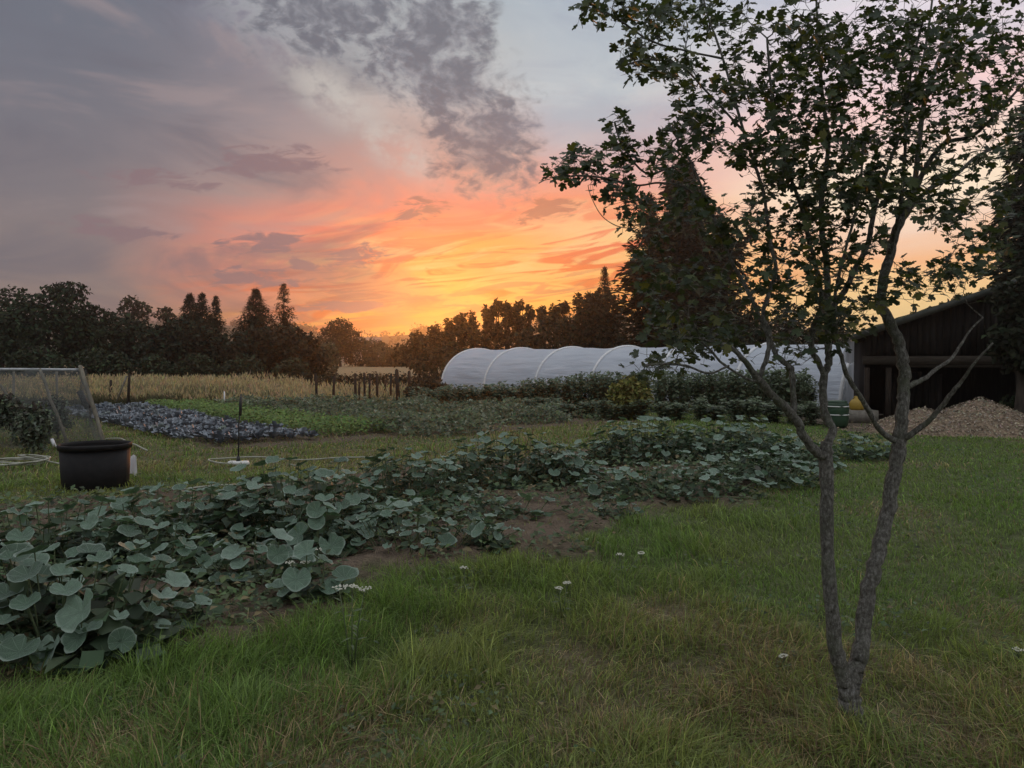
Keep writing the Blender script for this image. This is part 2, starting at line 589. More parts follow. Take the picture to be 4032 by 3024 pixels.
def _mapleleaf(N):
    p = objco(N)
    oi = N.n('ShaderNodeAttribute', attribute_name='tint').outputs['Fac']
    rnd = N.n('ShaderNodeObjectInfo').outputs['Random']
    t = N.m('FRACT', N.m('ADD', oi, rnd))
    c = N.ramp(t, [(0.0, (0.038, 0.055, 0.032, 1)), (0.5, (0.055, 0.076, 0.037, 1)), (0.88, (0.080, 0.100, 0.037, 1)), (1.0, (0.15, 0.145, 0.040, 1))])
    n = N.noise(p, 8.0, 3, 0.6)
    c = N.v('SCALE', c, N.lin(n, 0.3, 0.7, 0.8, 1.2))
    return leafy(N, c, 0.5, 0.3, 0.3, N.v('MULTIPLY', c, (1.3, 1.3, 0.6)))
material('maple_leaf', _mapleleaf)


def _pumpkin(N):
    p = objco(N)
    sp = N.n('ShaderNodeSeparateXYZ'); N.put(sp.inputs[0], p)
    th = N.m('ARCTAN2', sp.outputs[0], sp.outputs[1])
    r = N.m('SQRT', N.m('ADD', N.m('MULTIPLY', sp.outputs[0], sp.outputs[0]), N.m('MULTIPLY', sp.outputs[1], sp.outputs[1])))
    n1 = N.noise(p, 3.2, 4, 0.6)
    n2 = N.noise(p, 22.0, 3, 0.6)
    v = N.m('ABSOLUTE', N.m('SINE', N.m('ADD', N.m('MULTIPLY', th, 4.5), N.m('MULTIPLY', N.m('SUBTRACT', n1, 0.5), 0.8))))
    wv = N.m('MULTIPLY', v, N.m('ADD', r, 0.15))
    vein = N.step(wv, 0.085, 0.02)
    wv2 = N.m('ABSOLUTE', N.m('SINE', N.m('ADD', N.m('MULTIPLY', r, 26.0), N.m('MULTIPLY', v, 5.0))))
    vein2 = N.step(wv2, 0.30, 0.05, 0, 0.35)
    rnd = N.n('ShaderNodeObjectInfo').outputs['Random']
    c = N.ramp(rnd, [(0.0, (0.034, 0.072, 0.036, 1)), (0.35, (0.066, 0.122, 0.070, 1)), (0.72, (0.100, 0.168, 0.108, 1)), (1.0, (0.172, 0.245, 0.180, 1))])  # dark to pale leaf tones stand in for shaded and lit leaves
    c = N.v('SCALE', c, N.m('MULTIPLY', N.lin(n1, 0.3, 0.7, 0.75, 1.25), N.lin(n2, 0.3, 0.7, 0.88, 1.12)))
    c = N.mix(N.m('MULTIPLY', N.m('MAXIMUM', vein, vein2), 0.60), c, (0.30, 0.38, 0.29, 1))
    c = N.mix(N.step(r, 0.84, 1.02, 0, 0.55), c, (0.34, 0.41, 0.34, 1))  # pale rim painted in, as light catching the cupped edge
    h = N.m('SUBTRACT', N.m('MULTIPLY', n2, 0.5), N.m('MULTIPLY', N.m('MAXIMUM', vein, vein2), 0.8))
    return leafy(N, c, 0.48, 0.5, 0.14, N.v('MULTIPLY', c, (0.9, 1.1, 0.5)), h, 0.5, 0.22)
material('pumpkin_leaf', _pumpkin)
material('green_stem', lambda N: princ(N, N.ramp(N.noise(objco(N), 20, 3), [(0.3, (0.07, 0.10, 0.045, 1)), (0.7, (0.14, 0.17, 0.085, 1))]), 0.7, 0.3))
material('pumpkin_blossom', lambda N: leafy(N, (0.65, 0.30, 0.03, 1), 0.6, 0.2, 0.3))


def _cabbage(N):
    p = objco(N)
    rnd = N.n('ShaderNodeObjectInfo').outputs['Random']
    n1 = N.noise(p, 6.0, 4, 0.6)
    c = N.ramp(rnd, [(0, (0.105, 0.124, 0.142, 1)), (0.5, (0.155, 0.178, 0.198, 1)), (0.9, (0.24, 0.265, 0.288, 1)), (1, (0.15, 0.19, 0.15, 1))])
    c = N.v('SCALE', c, N.lin(n1, 0.3, 0.7, 0.65, 1.45))
    return leafy(N, c, 0.5, 0.35, 0.1)
material('cabbage_leaf', _cabbage)


def _cover(N):
    p = objco(N)
    n1 = N.noise(N.v('MULTIPLY', p, (0.5, 0.5, 5)), 1.6, 4, 0.6)
    n2 = N.noise(p, 90.0, 2, 0.5)
    c = N.ramp(n1, [(0.25, (0.60, 0.66, 0.74, 1)), (0.75, (0.79, 0.83, 0.885, 1))])
    a = princ(N, c, 0.55, 0.3, N.m('ADD', n1, N.m('MULTIPLY', n2, 0.08)), 0.8, 0.10)
    t = N.n('ShaderNodeBsdfTranslucent'); N.put(t.inputs[0], (0.74, 0.79, 0.86, 1))
    mx = N.n('ShaderNodeMixShader'); mx.inputs[0].default_value = 0.42
    N.put(mx.inputs[1], a); N.put(mx.inputs[2], t.outputs[0])
    return mx.outputs[0]
material('tunnel_cover', _cover)
material('white_pipe', lambda N: princ(N, N.ramp(N.noise(objco(N), 12, 3), [(0.3, (0.62, 0.63, 0.62, 1)), (0.7, (0.8, 0.8, 0.79, 1))]), 0.5, 0.4))
material('sheet_plastic', lambda N: leafy(N, N.ramp(N.noise(N.v('MULTIPLY', objco(N), (6, 6, 0.8)), 1.5, 4), [(0.3, (0.52, 0.55, 0.58, 1)), (0.7, (0.78, 0.80, 0.82, 1))]), 0.35, 0.5, 0.3))


def _board(N):
    p = objco(N)
    rnd = N.n('ShaderNodeObjectInfo').outputs['Random']
    n1 = N.noise(N.v('MULTIPLY', p, (14, 14, 1.2)), 2.0, 5, 0.65)
    c = N.ramp(n1, [(0.25, (0.007, 0.006, 0.006, 1)), (0.55, (0.016, 0.014, 0.012, 1)), (0.8, (0.040, 0.035, 0.030, 1))])
    c = N.v('SCALE', c, N.lin(rnd, 0, 1, 0.65, 1.5))
    return princ(N, c, 0.85, 0.2, n1, 0.6, 0.01)
material('tarred_board', _board)


def _timber(N):
    p = objco(N)
    n1 = N.noise(N.v('MULTIPLY', p, (1.5, 9, 9)), 3.0, 5, 0.6)
    return princ(N, N.ramp(n1, [(0.25, (0.026, 0.021, 0.015, 1)), (0.75, (0.062, 0.050, 0.038, 1))]), 0.85, 0.2, n1, 0.5, 0.01)
material('weathered_timber', _timber)


def _post(N):
    n1 = N.noise(N.v('MULTIPLY', objco(N), (9, 9, 1.5)), 3.0, 4, 0.6)
    return princ(N, N.ramp(n1, [(0.25, (0.018, 0.014, 0.011, 1)), (0.75, (0.055, 0.042, 0.032, 1))]), 0.9, 0.15, n1, 0.5, 0.01)
material('old_post', _post)


def _moss(N):
    p = objco(N)
    n1 = N.noise(p, 5.0, 5, 0.65)
    c = N.ramp(n1, [(0.3, (0.030, 0.040, 0.016, 1)), (0.5, (0.050, 0.056, 0.024, 1)), (0.7, (0.070, 0.064, 0.045, 1))])
    return princ(N, c, 0.95, 0.1, n1, 0.9, 0.05)
material('mossy_roof', _moss)
material('bargeboard', lambda N: princ(N, N.ramp(N.noise(objco(N), 6, 4), [(0.3, (0.03, 0.034, 0.028, 1)), (0.7, (0.06, 0.066, 0.055, 1))]), 0.7, 0.3))


def _chip(N):
    p = objco(N)
    c = attr(N, 'col')
    return princ(N, N.v('SCALE', c, N.lin(N.noise(p, 30, 3), 0.3, 0.7, 0.7, 1.3)), 0.9, 0.15)
material('wood_chips', _chip)
material('black_plastic', lambda N: princ(N, N.ramp(N.noise(objco(N), 14, 4), [(0.3, (0.005, 0.005, 0.005, 1)), (0.75, (0.013, 0.012, 0.011, 1))]), 0.6, 0.2))
material('compost', lambda N: princ(N, N.ramp(N.noise(objco(N), 25, 5), [(0.3, (0.015, 0.011, 0.008, 1)), (0.7, (0.06, 0.042, 0.028, 1))]), 0.95, 0.1, N.noise(objco(N), 25, 5), 1.0, 0.03))
material('galvanised_tube', lambda N: princ(N, N.ramp(N.noise(objco(N), 18, 4), [(0.3, (0.30, 0.31, 0.31, 1)), (0.7, (0.5, 0.51, 0.5, 1))]), 0.45, 0.5, metal=0.3))
material('pole_wood', lambda N: princ(N, N.ramp(N.noise(N.v('MULTIPLY', objco(N), (8, 8, 1)), 3, 4), [(0.3, (0.11, 0.10, 0.075, 1)), (0.7, (0.26, 0.235, 0.18, 1))]), 0.85, 0.2))
material('net_cord', lambda N: princ(N, (0.16, 0.17, 0.165, 1), 0.7, 0.3))
material('pale_hose', lambda N: princ(N, N.ramp(N.noise(objco(N), 9, 3), [(0.3, (0.26, 0.26, 0.20, 1)), (0.7, (0.42, 0.42, 0.34, 1))]), 0.5, 0.4))
material('dark_iron', lambda N: princ(N, (0.03, 0.032, 0.03, 1), 0.6, 0.4))
material('white_plastic', lambda N: princ(N, (0.7, 0.7, 0.66, 1), 0.5, 0.4))
material('green_plastic', lambda N: princ(N, N.ramp(N.noise(objco(N), 5, 3), [(0.3, (0.016, 0.040, 0.020, 1)), (0.7, (0.024, 0.062, 0.028, 1))]), 0.45, 0.4))
material('yellow_plastic', lambda N: princ(N, (0.34, 0.22, 0.03, 1), 0.5, 0.4))
material('concrete_block', lambda N: princ(N, N.ramp(N.noise(objco(N), 12, 4), [(0.3, (0.14, 0.125, 0.10, 1)), (0.7, (0.25, 0.23, 0.19, 1))]), 0.9, 0.2))
material('yarrow_petal', lambda N: leafy(N, (0.58, 0.57, 0.46, 1), 0.7, 0.2, 0.2))
material('field_roof', lambda N: princ(N, (0.32, 0.24, 0.19, 1), 0.8, 0.2))
material('field_wall', lambda N: princ(N, (0.55, 0.50, 0.44, 1), 0.9, 0.1))


# ------------------------------------------------------------------ ground
def axis(dense0, dense1, step, far0, far1, g=1.18):
    a = list(np.arange(dense0, dense1, step))
    s, x = step, a[-1]
    while x < far1:
        s *= g; x += s; a.append(x)
    s, x = step, a[0]
    lo = []
    while x > far0:
        s *= g; x -= s; lo.append(x)
    return np.array(lo[::-1] + a)


BA = np.array([0.65, -0.76]); BB = np.array([0.76, 0.65]); BC = np.array([-12.9, 23.9])   # row direction, across the rows, far corner


def rows_st(x, y):
    dx, dy = x - BC[0], y - BC[1]
    return dx * BA[0] + dy * BA[1], dx * BB[0] + dy * BB[1]


DRY = [(1560, 1490, 0.55), (1640, 1400, 0.40), (1850, 1420, 0.28), (2080, 1580, 0.45), (720, 1620, 0.50), (1330, 1560, 0.40), (560, 1350, 0.32),
       (1440, 1330, 0.35), (1990, 1440, 0.25), (250, 1620, 0.4), (1700, 1560, 0.5), (1250, 1420, 0.3), (2150, 1480, 0.3)]
DRY = [(*G(a, b)[:2], r) for a, b, r in DRY]


def dryness(x, y):
    d = 0.45 * sstep(fbm(x + 4, y, 0.9, 4), 0.55, 0.80)
    for a, b, r in DRY:
        d = np.maximum(d, 0.85 * np.exp(-((x - a) ** 2 + ((y - b) * 0.8) ** 2) / r ** 2 * 1.2))
    path = sstep(y, 9.2, 11.5) * (1 - sstep(x, 1.5, 4.5))
    return np.clip(np.maximum(d, 0.45 * path), 0, 1)


xs = axis(-7, 7, 0.07, -1200, 1200)
ys = axis(1.2, 13, 0.07, -80, 1500)
gx, gy = np.meshgrid(xs, ys, indexing='ij')
gz = tz(gx, gy)
sm = soilmask(gx, gy)
near = (np.hypot(gx, gy) < 25)
gz = gz + near * (fbm(gx, gy, 7.0, 3) - 0.5) * (0.03 + 0.07 * sm) - 0.01 + 0.05 * sm * near
dr = dryness(gx, gy)[..., None]
c_thatch = np.array([0.095, 0.108, 0.046]) * (1 - dr) + np.array([0.175, 0.138, 0.088]) * dr
c_soil = np.array([0.128, 0.096, 0.068])
cg = c_thatch * (1 - sm[..., None]) + c_soil * sm[..., None]
s_, t_ = rows_st(gx, gy)
bed = sstep(s_, -0.5, 0.3) * (1 - sstep(s_, 13.4, 14.2)) * sstep(t_, -1.3, -0.8) * (1 - sstep(t_, 9.5, 10.5))
cg = cg * (1 - bed[..., None]) + np.array([0.12, 0.092, 0.062]) * bed[..., None]
md = sstep(gy, 25.5, 28)[..., None]
cg = cg * (1 - md) + np.array([0.13, 0.105, 0.055]) * md
ff = sstep(gy, 60, 75)[..., None]
cg = cg * (1 - ff) + np.array([0.30, 0.215, 0.115]) * ff
yard = (sstep(gx, 6.6, 7.6) * sstep(gy, 15.2, 16.2) * (1 - sstep(gy, 24, 27)))[..., None]
cg = cg * (1 - yard) + np.array([0.13, 0.105, 0.075]) * yard
mb = MB(); mb.grid(np.stack([gx, gy, gz], -1))
ground = mb.obj('ground', MATS['ground_soil_and_thatch'], smooth=True, attrs={'col': cg.reshape(-1, 3)})
tag(ground, kind='structure')


# ------------------------------------------------------------------ foliage builders
def rhombs(pos, nrm, head, L, W, fold=0.25):
    """leaf shapes folded along the midrib: 4 corners, 2 triangles each"""
    M = frame_from(nrm, head)
    x, y, z = M[..., 0], M[..., 1], M[..., 2]
    L = L[:, None]; W = W[:, None]
    v = np.stack([pos, pos + y * L * 0.45 + x * W / 2 + z * W * fold, pos + y * L, pos + y * L * 0.45 - x * W / 2 + z * W * fold], 1)
    k = len(pos)
    i = np.arange(k)[:, None] * 4
    t = np.concatenate([i + np.array([[0, 1, 2]]), i + np.array([[0, 2, 3]])])
    return v.reshape(-1, 3), t


def unit(n):
    v = RNG.normal(size=(n, 3))
    return v / np.linalg.norm(v, axis=1, keepdims=True)


def tint(n, base, var=0.25, alt=None, share=0.0):
    c = np.array(base)[None] * (1 + var * RNG.normal(size=(n, 1)).clip(-2, 2))
    c = c * (1 + 0.08 * RNG.normal(size=(n, 3)))
    if alt is not None:
        m = RNG.random(n) < share
        c[m] = np.array(alt) * (1 + var * RNG.normal(size=(m.sum(), 1)).clip(-2, 2))
    return c.clip(0.004, 0.9)


def lobe_points(lobes, n, rough=0.18, inner=0.55):
    lobes = np.asarray(lobes, float)
    w = (lobes[:, 3] * lobes[:, 5]); w = w / w.sum()
    k = RNG.choice(len(lobes), n, p=w)
    d = unit(n)
    rr = inner + (1 - inner) * RNG.random(n) ** 0.5
    # lumps so that the outline is uneven
    lump = 1 + rough * (np.sin(d[:, 0] * 7 + k * 1.7) * np.sin(d[:, 2] * 9 + k) + 0.7 * RNG.normal(size=n) * 0.5)
    p = lobes[k, :3] + d * lobes[k, 3:6] * (rr * lump)[:, None]
    return p, d


def crown_mesh(name, lobes, n, leaf, color, parent, base, mat='far_foliage', alt=None, share=0, zmin=None, up=0.3, rough=0.18, inner=0.55, var=0.28):
    p, d = lobe_points(lobes, n, rough, inner)
    if zmin is not None:
        k = p[:, 2] > zmin
        p, d = p[k], d[k]
    n = len(p)
    nr = d * 0.7 + unit(n) * 0.8 + np.array([0, 0, up])
    L = leaf * (0.6 + 0.8 * RNG.random(n))
    V, T = rhombs(p, nr, unit(n) + d * 0.6, L, L * 0.62)
    C = np.repeat(tint(n, color, var, alt, share), 4, 0)
    return build(name, V, [T], MATS[mat], parent, base, attrs={'col': C})


def limb_path(a, b, k=6, sag=0.0, jit=0.0):
    t = np.linspace(0, 1, k)[:, None]
    p = np.asarray(a) * (1 - t) + np.asarray(b) * t
    p[:, 2] += sag * np.sin(t[:, 0] * np.pi)
    if jit:
        p[1:-1] += RNG.normal(size=(k - 2, 3)) * jit
    return p


def broad_tree(name, label, cx, Y, top, hw, lobes2, n=4500, leaf=0.30, color=(0.040, 0.052, 0.026), group=None, twig=True, cat='tree', share=0.0, alt=None, inner=0.5, trunk=True):
    """cx, top, hw in 2212-px units of the photograph at distance Y; lobes2 = (dx, dz, r) shares of half width / height"""
    b = Q(cx, 780, Y); b[2] = 0
    H = Q(cx, top, Y)[2]
    W = hw / 2.16 * Y / F
    t = thing(name, label, cat, tuple(b), group)
    lobes = [(b[0] + dx * W, Y + RNG.uniform(-0.4, 0.4) * W, dz * H, r * W, r * W * 0.9, r * W * rz) for dx, dz, r, rz in lobes2]
    zt = H / max(l[2] + l[5] * 1.03 for l in lobes)
    lobes = [(l[0], l[1], l[2] * zt, l[3], l[4], l[5] * zt) for l in lobes]
    crown_mesh('crown', lobes, n, leaf, color, t, b, inner=inner, alt=alt, share=share)
    mb = MB()
    if trunk:
        mb.tube(limb_path(b, (b[0], Y, H * 0.75), 7, jit=W * 0.03), np.linspace(0.035 * H, 0.008 * H, 7), 7)
        for l in lobes:
            mb.tube(limb_path((b[0], Y, H * RNG.uniform(0.2, 0.45)), (l[0], l[1], l[2] + l[5] * 0.4), 5, jit=W * 0.03), np.linspace(0.014 * H, 0.004 * H, 5), 5)
    if mb.n:
        mb.obj('trunk', MATS['dark_bark'], t, b, True)
    if twig:
        mb = MB()
        for l in lobes:
            for _ in range(9):
                a = RNG.uniform(-1.3, 1.3)
                s = np.array([l[0] + math.sin(a) * l[3] * 0.7, l[1] + RNG.uniform(-.5, .5) * l[4], l[2] + math.cos(a) * l[5] * 0.7])
                e = s + np.array([math.sin(a) * 0.5 + 0.2 * RNG.normal(), 0, math.cos(a)]) * RNG.uniform(0.25, 0.5) * l[5]
                mb.tube(limb_path(s, e, 4, jit=0.03), np.linspace(0.03, 0.008, 4), 4)
        tag(mb.obj('twigs', MATS['dark_bark'], t, b, True), kind='stuff')
    return t


def conifer(name, label, cx, Y, top, hw, n_br=260, spray=0.34, color=(0.026, 0.038, 0.022), group=None, columnar=False, base_z=0.3, droop=0.35, per=22, airy=1.0, pw=0.85, cap=1.0, alt=None, share=0.0):
    b = Q(cx, 780, Y); b[2] = 0
    H = Q(cx, top, Y)[2]
    W = hw / 2.16 * Y / F
    t = thing(name, label, 'conifer', tuple(b), group)
    mb = MB()
    ts = limb_path(b, (b[0], Y, H), 10, jit=0.02)
    mb.tube(ts, np.linspace(0.022 * H, 0.01, 10), 7)
    mb.obj('trunk', MATS['dark_bark'], t, b, True)
    f = RNG.random(n_br) ** 0.9
    if columnar:
        prof = np.minimum(1, (1 - f) * 2.0) ** 0.8 * np.minimum(1, 0.75 + f * 1.0)
    else:
        prof = np.minimum(cap, (1 - f) ** pw)
    z0 = base_z + (H * 0.985 - base_z) * f
    th = RNG.random(n_br) * 2 * np.pi
    if columnar:   # boughs bulge and gape unevenly round the column
        prof = prof * (0.86 + 0.22 * np.sin(f * 23 + 2.0 * np.cos(th) + cx) + 0.20 * np.sin(f * 11 + 3.0 * np.sin(th + cx)))
    ln = W * prof * RNG.uniform(0.62, 1.22 if columnar else 1.12, n_br) * airy + 0.08
    u = np.repeat(np.arange(n_br), per)
    k = len(u)
    s = 0.12 + 0.88 * RNG.random(k) ** 0.75
    dirx = np.stack([np.cos(th), np.sin(th), np.zeros(n_br)], 1)
    if columnar:
        rise = 0.55
        pz = z0[u] + ln[u] * s * rise - 0.2
    else:
        pz = z0[u] + ln[u] * (0.22 * s - droop * s ** 2)
    p = np.stack([b[0] + dirx[u, 0] * ln[u] * s, Y + dirx[u, 1] * ln[u] * s, pz], 1) + RNG.normal(size=(k, 3)) * spray * 0.28
    nr = unit(k) * 0.55 + np.array([0, 0, 0.8]) + dirx[u] * 0.35
    hd = dirx[u] + unit(k) * 0.55 + np.array([0, 0, 0.6 if columnar else -0.15])
    L = spray * RNG.uniform(0.6, 1.5, k) * (0.45 + 0.75 * prof[u])
    V, T = rhombs(p, nr, hd, L, L * 0.42, 0.12)
    # a core of inner sprays keeps the sky from showing through the middle
    kc = int(n_br * per * 0.35)
    fc = RNG.random(kc) * (1.0 if columnar else 0.72)
    pc = (np.minimum(1, (1 - fc) * 2.0) ** 0.8 if columnar else np.minimum(cap, (1 - fc) ** pw)) * W * 0.45 * RNG.random(kc)
    tc = RNG.random(kc) * 6.283
    p2 = np.stack([b[0] + np.cos(tc) * pc, Y + np.sin(tc) * pc, base_z + (H * 0.95 - base_z) * fc], 1)
    L2 = spray * RNG.uniform(0.8, 1.5, kc) * (0.5 + 0.5 * (1 - fc))
    V2, T2 = rhombs(p2, unit(kc), unit(kc), L2, L2 * 0.5, 0.1)
    C = np.concatenate([np.repeat(tint(k, color, 0.3, alt, share), 4, 0), np.repeat(tint(kc, np.array(color) * 0.95, 0.2), 4, 0)])
    build('crown', np.vstack([V, V2]), [np.vstack([T, T2 + len(V)])], MATS['far_foliage'], t, b, attrs={'col': C})
    return t


# ------------------------------------------------------------------ far ridge and the wood on it
hx = np.linspace(-900, 900, 140)
hy = np.array([330, 380, 430, 490, 560, 640, 760])
HX, HY = np.meshgrid(hx, hy, indexing='ij')
ridge = 22 + 9 * np.sin(HX * 0.006 + 1.1) + 5 * np.sin(HX * 0.017) + 12 * sstep(HX, -80, -320)
prof = np.array([0, 0.10, 0.34, 0.66, 0.90, 1.0, 0.7])[None]
HZ = ridge * prof + (fbm(HX, HY, 0.02, 3) - 0.5) * 3 * (prof > 0.05) - 0.5
hc = np.where((fbm(HX, HY, 0.012, 3) > 0.5)[..., None], np.array([0.10, 0.085, 0.045]), np.array([0.060, 0.066, 0.034]))
mb = MB(); mb.grid(np.stack([HX, HY, HZ], -1))
hill = mb.obj('hill', MATS['ground_soil_and_thatch'], smooth=True, attrs={'col': hc.reshape(-1, 3)})
tag(hill, kind='structure')


def hz_at(x, y):
    i = np.interp(x, hx, np.arange(len(hx))); j = np.interp(y, hy, np.arange(len(hy)))
    i0 = np.clip(i.astype(int), 0, len(hx) - 2); j0 = np.clip(j.astype(int), 0, len(hy) - 2)
    fi, fj = i - i0, j - j0
    return (HZ[i0, j0] * (1 - fi) + HZ[i0 + 1, j0] * fi) * (1 - fj) + (HZ[i0, j0 + 1] * (1 - fi) + HZ[i0 + 1, j0 + 1] * fi) * fj


wc = RNG.uniform(-460, 300, 300); wy = np.where(RNG.random(300) < 0.55, RNG.uniform(600, 650, 300), RNG.uniform(380, 600, 300))
lobes = []
for x, y in zip(wc, wy):
    r = RNG.uniform(3.0, 6.0)
    lobes.append((x, y, hz_at(np.array([x]), np.array([y]))[0] + r * 0.5, r * RNG.uniform(0.7, 1.3), r, r * RNG.uniform(0.7, 1.1)))
p, d = lobe_points(lobes, 14000, 0.25, 0.6)
L = RNG.uniform(1.2, 2.6, len(p))
V, T = rhombs(p, d + unit(len(p)) * 0.6, unit(len(p)), L, L * 0.7)
wood = build('far_woodland', V, [T], MATS['far_foliage'], attrs={'col': np.repeat(tint(len(p), (0.05, 0.06, 0.032), 0.25), 4, 0)})
tag(wood, 'dark woodland growing along the far ridge', 'woodland', kind='stuff')

# ------------------------------------------------------------------ trees beyond the meadow
g1 = 'trees beyond the meadow'
broad_tree('broadleaf_tree', 'broad lumpy tree cut by the left edge of the picture', 5, 62, 618, 85,
           [(-0.5, .50, .60, .8), (0.25, .62, .55, .75), (0.0, .82, .42, .5), (0.55, .42, .5, .8), (-.1, .3, .9, .8)], 4200, 0.34, group=g1)
broad_tree('broadleaf_tree', 'tallest dark round tree with bare twigs on its shoulder', 135, 54, 610, 112,
           [(-0.1, .45, .85, .75), (0.05, .68, .62, .62), (0.1, .86, .35, .4), (-0.55, .40, .5, .8), (0.55, .42, .5, .75), (0.62, .62, .32, .5)], 7500, 0.30, (0.034, 0.046, 0.024), g1)
broad_tree('broadleaf_tree', 'lower rounded tree between the tallest tree and the conifers', 262, 58, 682, 88,
           [(-0.3, .50, .7, .7), (0.4, .48, .62, .75), (0.0, .70, .52, .5), (-.65, .7, .3, .5)], 4600, 0.30, (0.036, 0.046, 0.025), g1)
broad_tree('airy_tree', 'thin airy tree with see-through crown behind the dark trees', 290, 84, 640, 38,
           [(-0.4, .83, .45, .9), (0.35, .85, .5, .8), (0.0, .93, .42, .8), (.7, .78, .3, .6)], 420, 0.42, (0.05, 0.055, 0.03), g1, inner=0.35)
broad_tree('airy_tree', 'small see-through tree top just left of the conifers', 362, 88, 664, 20,
           [(-0.3, .86, .6, .9), (0.4, .82, .55, .8), (0.0, .94, .4, .6)], 220, 0.42, (0.05, 0.055, 0.03), g1, inner=0.35)
conifer('conifer_tree', 'left twin of the pair of spiky conifers in one dark clump', 412, 57, 632, 88, 620, 0.22, group=g1, pw=1.0)
conifer('conifer_tree', 'right twin of the pair of spiky conifers in one dark clump', 438, 58, 630, 80, 560, 0.22, group=g1, pw=1.0)
conifer('conifer_tree', 'slim conifer top leaning out of the right of the clump', 468, 60, 638, 52, 330, 0.22, group=g1, pw=1.05)
broad_tree('broadleaf_tree', 'wide dark round tree under the pair of spiky conifers', 405, 52, 690, 94,
           [(-0.2, .45, .75, .8), (0.35, .48, .65, .75), (0.0, .70, .62, .55), (-.6, .4, .45, .8), (.65, .38, .4, .8)], 6500, 0.30, (0.030, 0.038, 0.023), g1)
conifer('conifer_tree', 'broad pointed conifer beside the tallest slender one', 554, 55, 622, 108, 760, 0.22, group=g1, pw=0.95, cap=0.8)
conifer('conifer_tree', 'tallest slender conifer with gaps of orange sky', 614, 57, 610, 72, 330, 0.21, group=g1, pw=0.95, per=18)
broad_tree('broadleaf_tree', 'dark round tree at the foot of the slender conifer', 600, 52, 704, 100,
           [(-0.45, .50, .60, .85), (0.3, .50, .66, .8), (0.0, .68, .62, .55), (0.62, .35, .42, .9)], 6500, 0.30, (0.032, 0.038, 0.024), g1)
broad_tree('broadleaf_tree', 'rounded tree right of the conifers under the orange glow', 735, 104, 690, 54,
           [(-0.3, .50, .70, .9), (0.3, .55, .6, .85), (0.0, .78, .5, .55)], 3600, 0.36, (0.046, 0.050, 0.028), g1)
broad_tree('broadleaf_tree', 'small pale tree in the gap below the far ridge', 800, 110, 732, 56,
           [(-0.4, .5, .6, .8), (0.4, .45, .6, .8), (0.0, .72, .5, .6)], 2600, 0.42, (0.065, 0.068, 0.038), g1)
broad_tree('willow_shrub', 'pale feathery shrub at the meadow end below the conifers', 706, 62, 738, 30,
           [(0.0, .45, .8, 1.6), (0.2, .75, .4, 1.0)], 1300, 0.24, (0.12, 0.125, 0.075), None, cat='shrub', trunk=False)
broad_tree('willow_shrub', 'feathery shrub in the middle of the gap', 850, 104, 742, 60,
           [(-0.4, .5, .6, 1.0), (0.3, .55, .6, 1.1), (0.0, .75, .4, .8)], 2600, 0.40, (0.075, 0.075, 0.042), None, cat='shrub', trunk=False)
broad_tree('willow_shrub', 'feathery orange-lit shrub nearest the tunnel end', 935, 104, 725, 66,
           [(-0.4, .5, .6, .9), (0.3, .55, .6, 1.0), (0.0, .75, .5, .7)], 3000, 0.40, (0.070, 0.068, 0.038), None, cat='shrub', trunk=False)
for x, y0, w_, lab in [(70, 745, 60, 'grey-green bush under the tallest tree'), (190, 752, 52, 'second grey-green bush below the lower rounded tree'), (250, 762, 44, 'low grey bush at the netting end of the meadow'),
                       (330, 768, 40, 'low bush at the foot of the wide dark tree'), (425, 765, 46, 'mid-height bush below the twin conifers'), (520, 766, 46, 'dark bush below the pointed conifer'), (630, 774, 40, 'low bush near the meadow end')]:
    broad_tree('hedge_bush', lab, x, 46, y0, w_, [(-0.4, .5, .55, .9), (0.35, .5, .6, 1.0), (0.0, .7, .5, .8)], 1500, 0.22, (0.052, 0.064, 0.036), 'bushes along the back of the meadow', cat='bush', trunk=False)

# rows of slender trees on the right, with light between their tops
g2 = 'slender trees in the row behind the tunnel'
sl = [(905, 712, 20), (938, 700, 20), (968, 688, 18), (994, 676, 16), (1020, 672, 16), (1048, 662, 15), (1072, 650, 14), (1094, 652, 15), (1118, 650, 14), (1142, 660, 16), (1170, 662, 16), (1200, 658, 15), (1222, 652, 16), (1246, 636, 17), (1274, 628, 18)]
ords = ['first', 'second', 'third', 'fourth', 'fifth', 'sixth', 'seventh', 'eighth', 'ninth', 'tenth', 'eleventh', 'twelfth', 'thirteenth', 'fourteenth', 'fifteenth']
for i, (x, y0, w_) in enumerate(sl):
    Yd = 66 - i * 0.5
    lb = []
    for _ in range(7):
        lb.append((RNG.uniform(-.6, .6), RNG.uniform(.45, .93), RNG.uniform(.35, .7), RNG.uniform(1.2, 2.2)))
    lb.append((0, .90, .4, 1.6))
    broad_tree('slender_tree', 'slender upright tree, %s from the ridge gap in the row behind the tunnel' % ords[i], x, Yd, y0, w_, lb, 750, 0.30, (0.050, 0.050, 0.028), g2, inner=0.25, alt=(0.07, 0.062, 0.03), share=0.3)
lowl = [(-0.8, .4, .3, .6), (-0.45, .5, .3, .7), (-.1, .52, .3, .7), (.25, .55, .3, .75), (.6, .62, .32, .8), (.9, .62, .3, .8)]
broad_tree('mixed_hedge', 'long dense dark hedge behind the white tunnel', 1120, 60, 668, 250, lowl + [(-.6, .25, .3, .5), (-.2, .25, .3, .5), (.2, .25, .35, .6), (.6, .3, .35, .7)], 11000, 0.32, (0.040, 0.042, 0.024), None, cat='hedge', twig=False, trunk=False)
conifer('conifer_tree', 'thin conifer spire left of the big dark conifer', 1305, 60, 574, 62, 460, 0.22, (0.034, 0.038, 0.022), g1, pw=1.0)
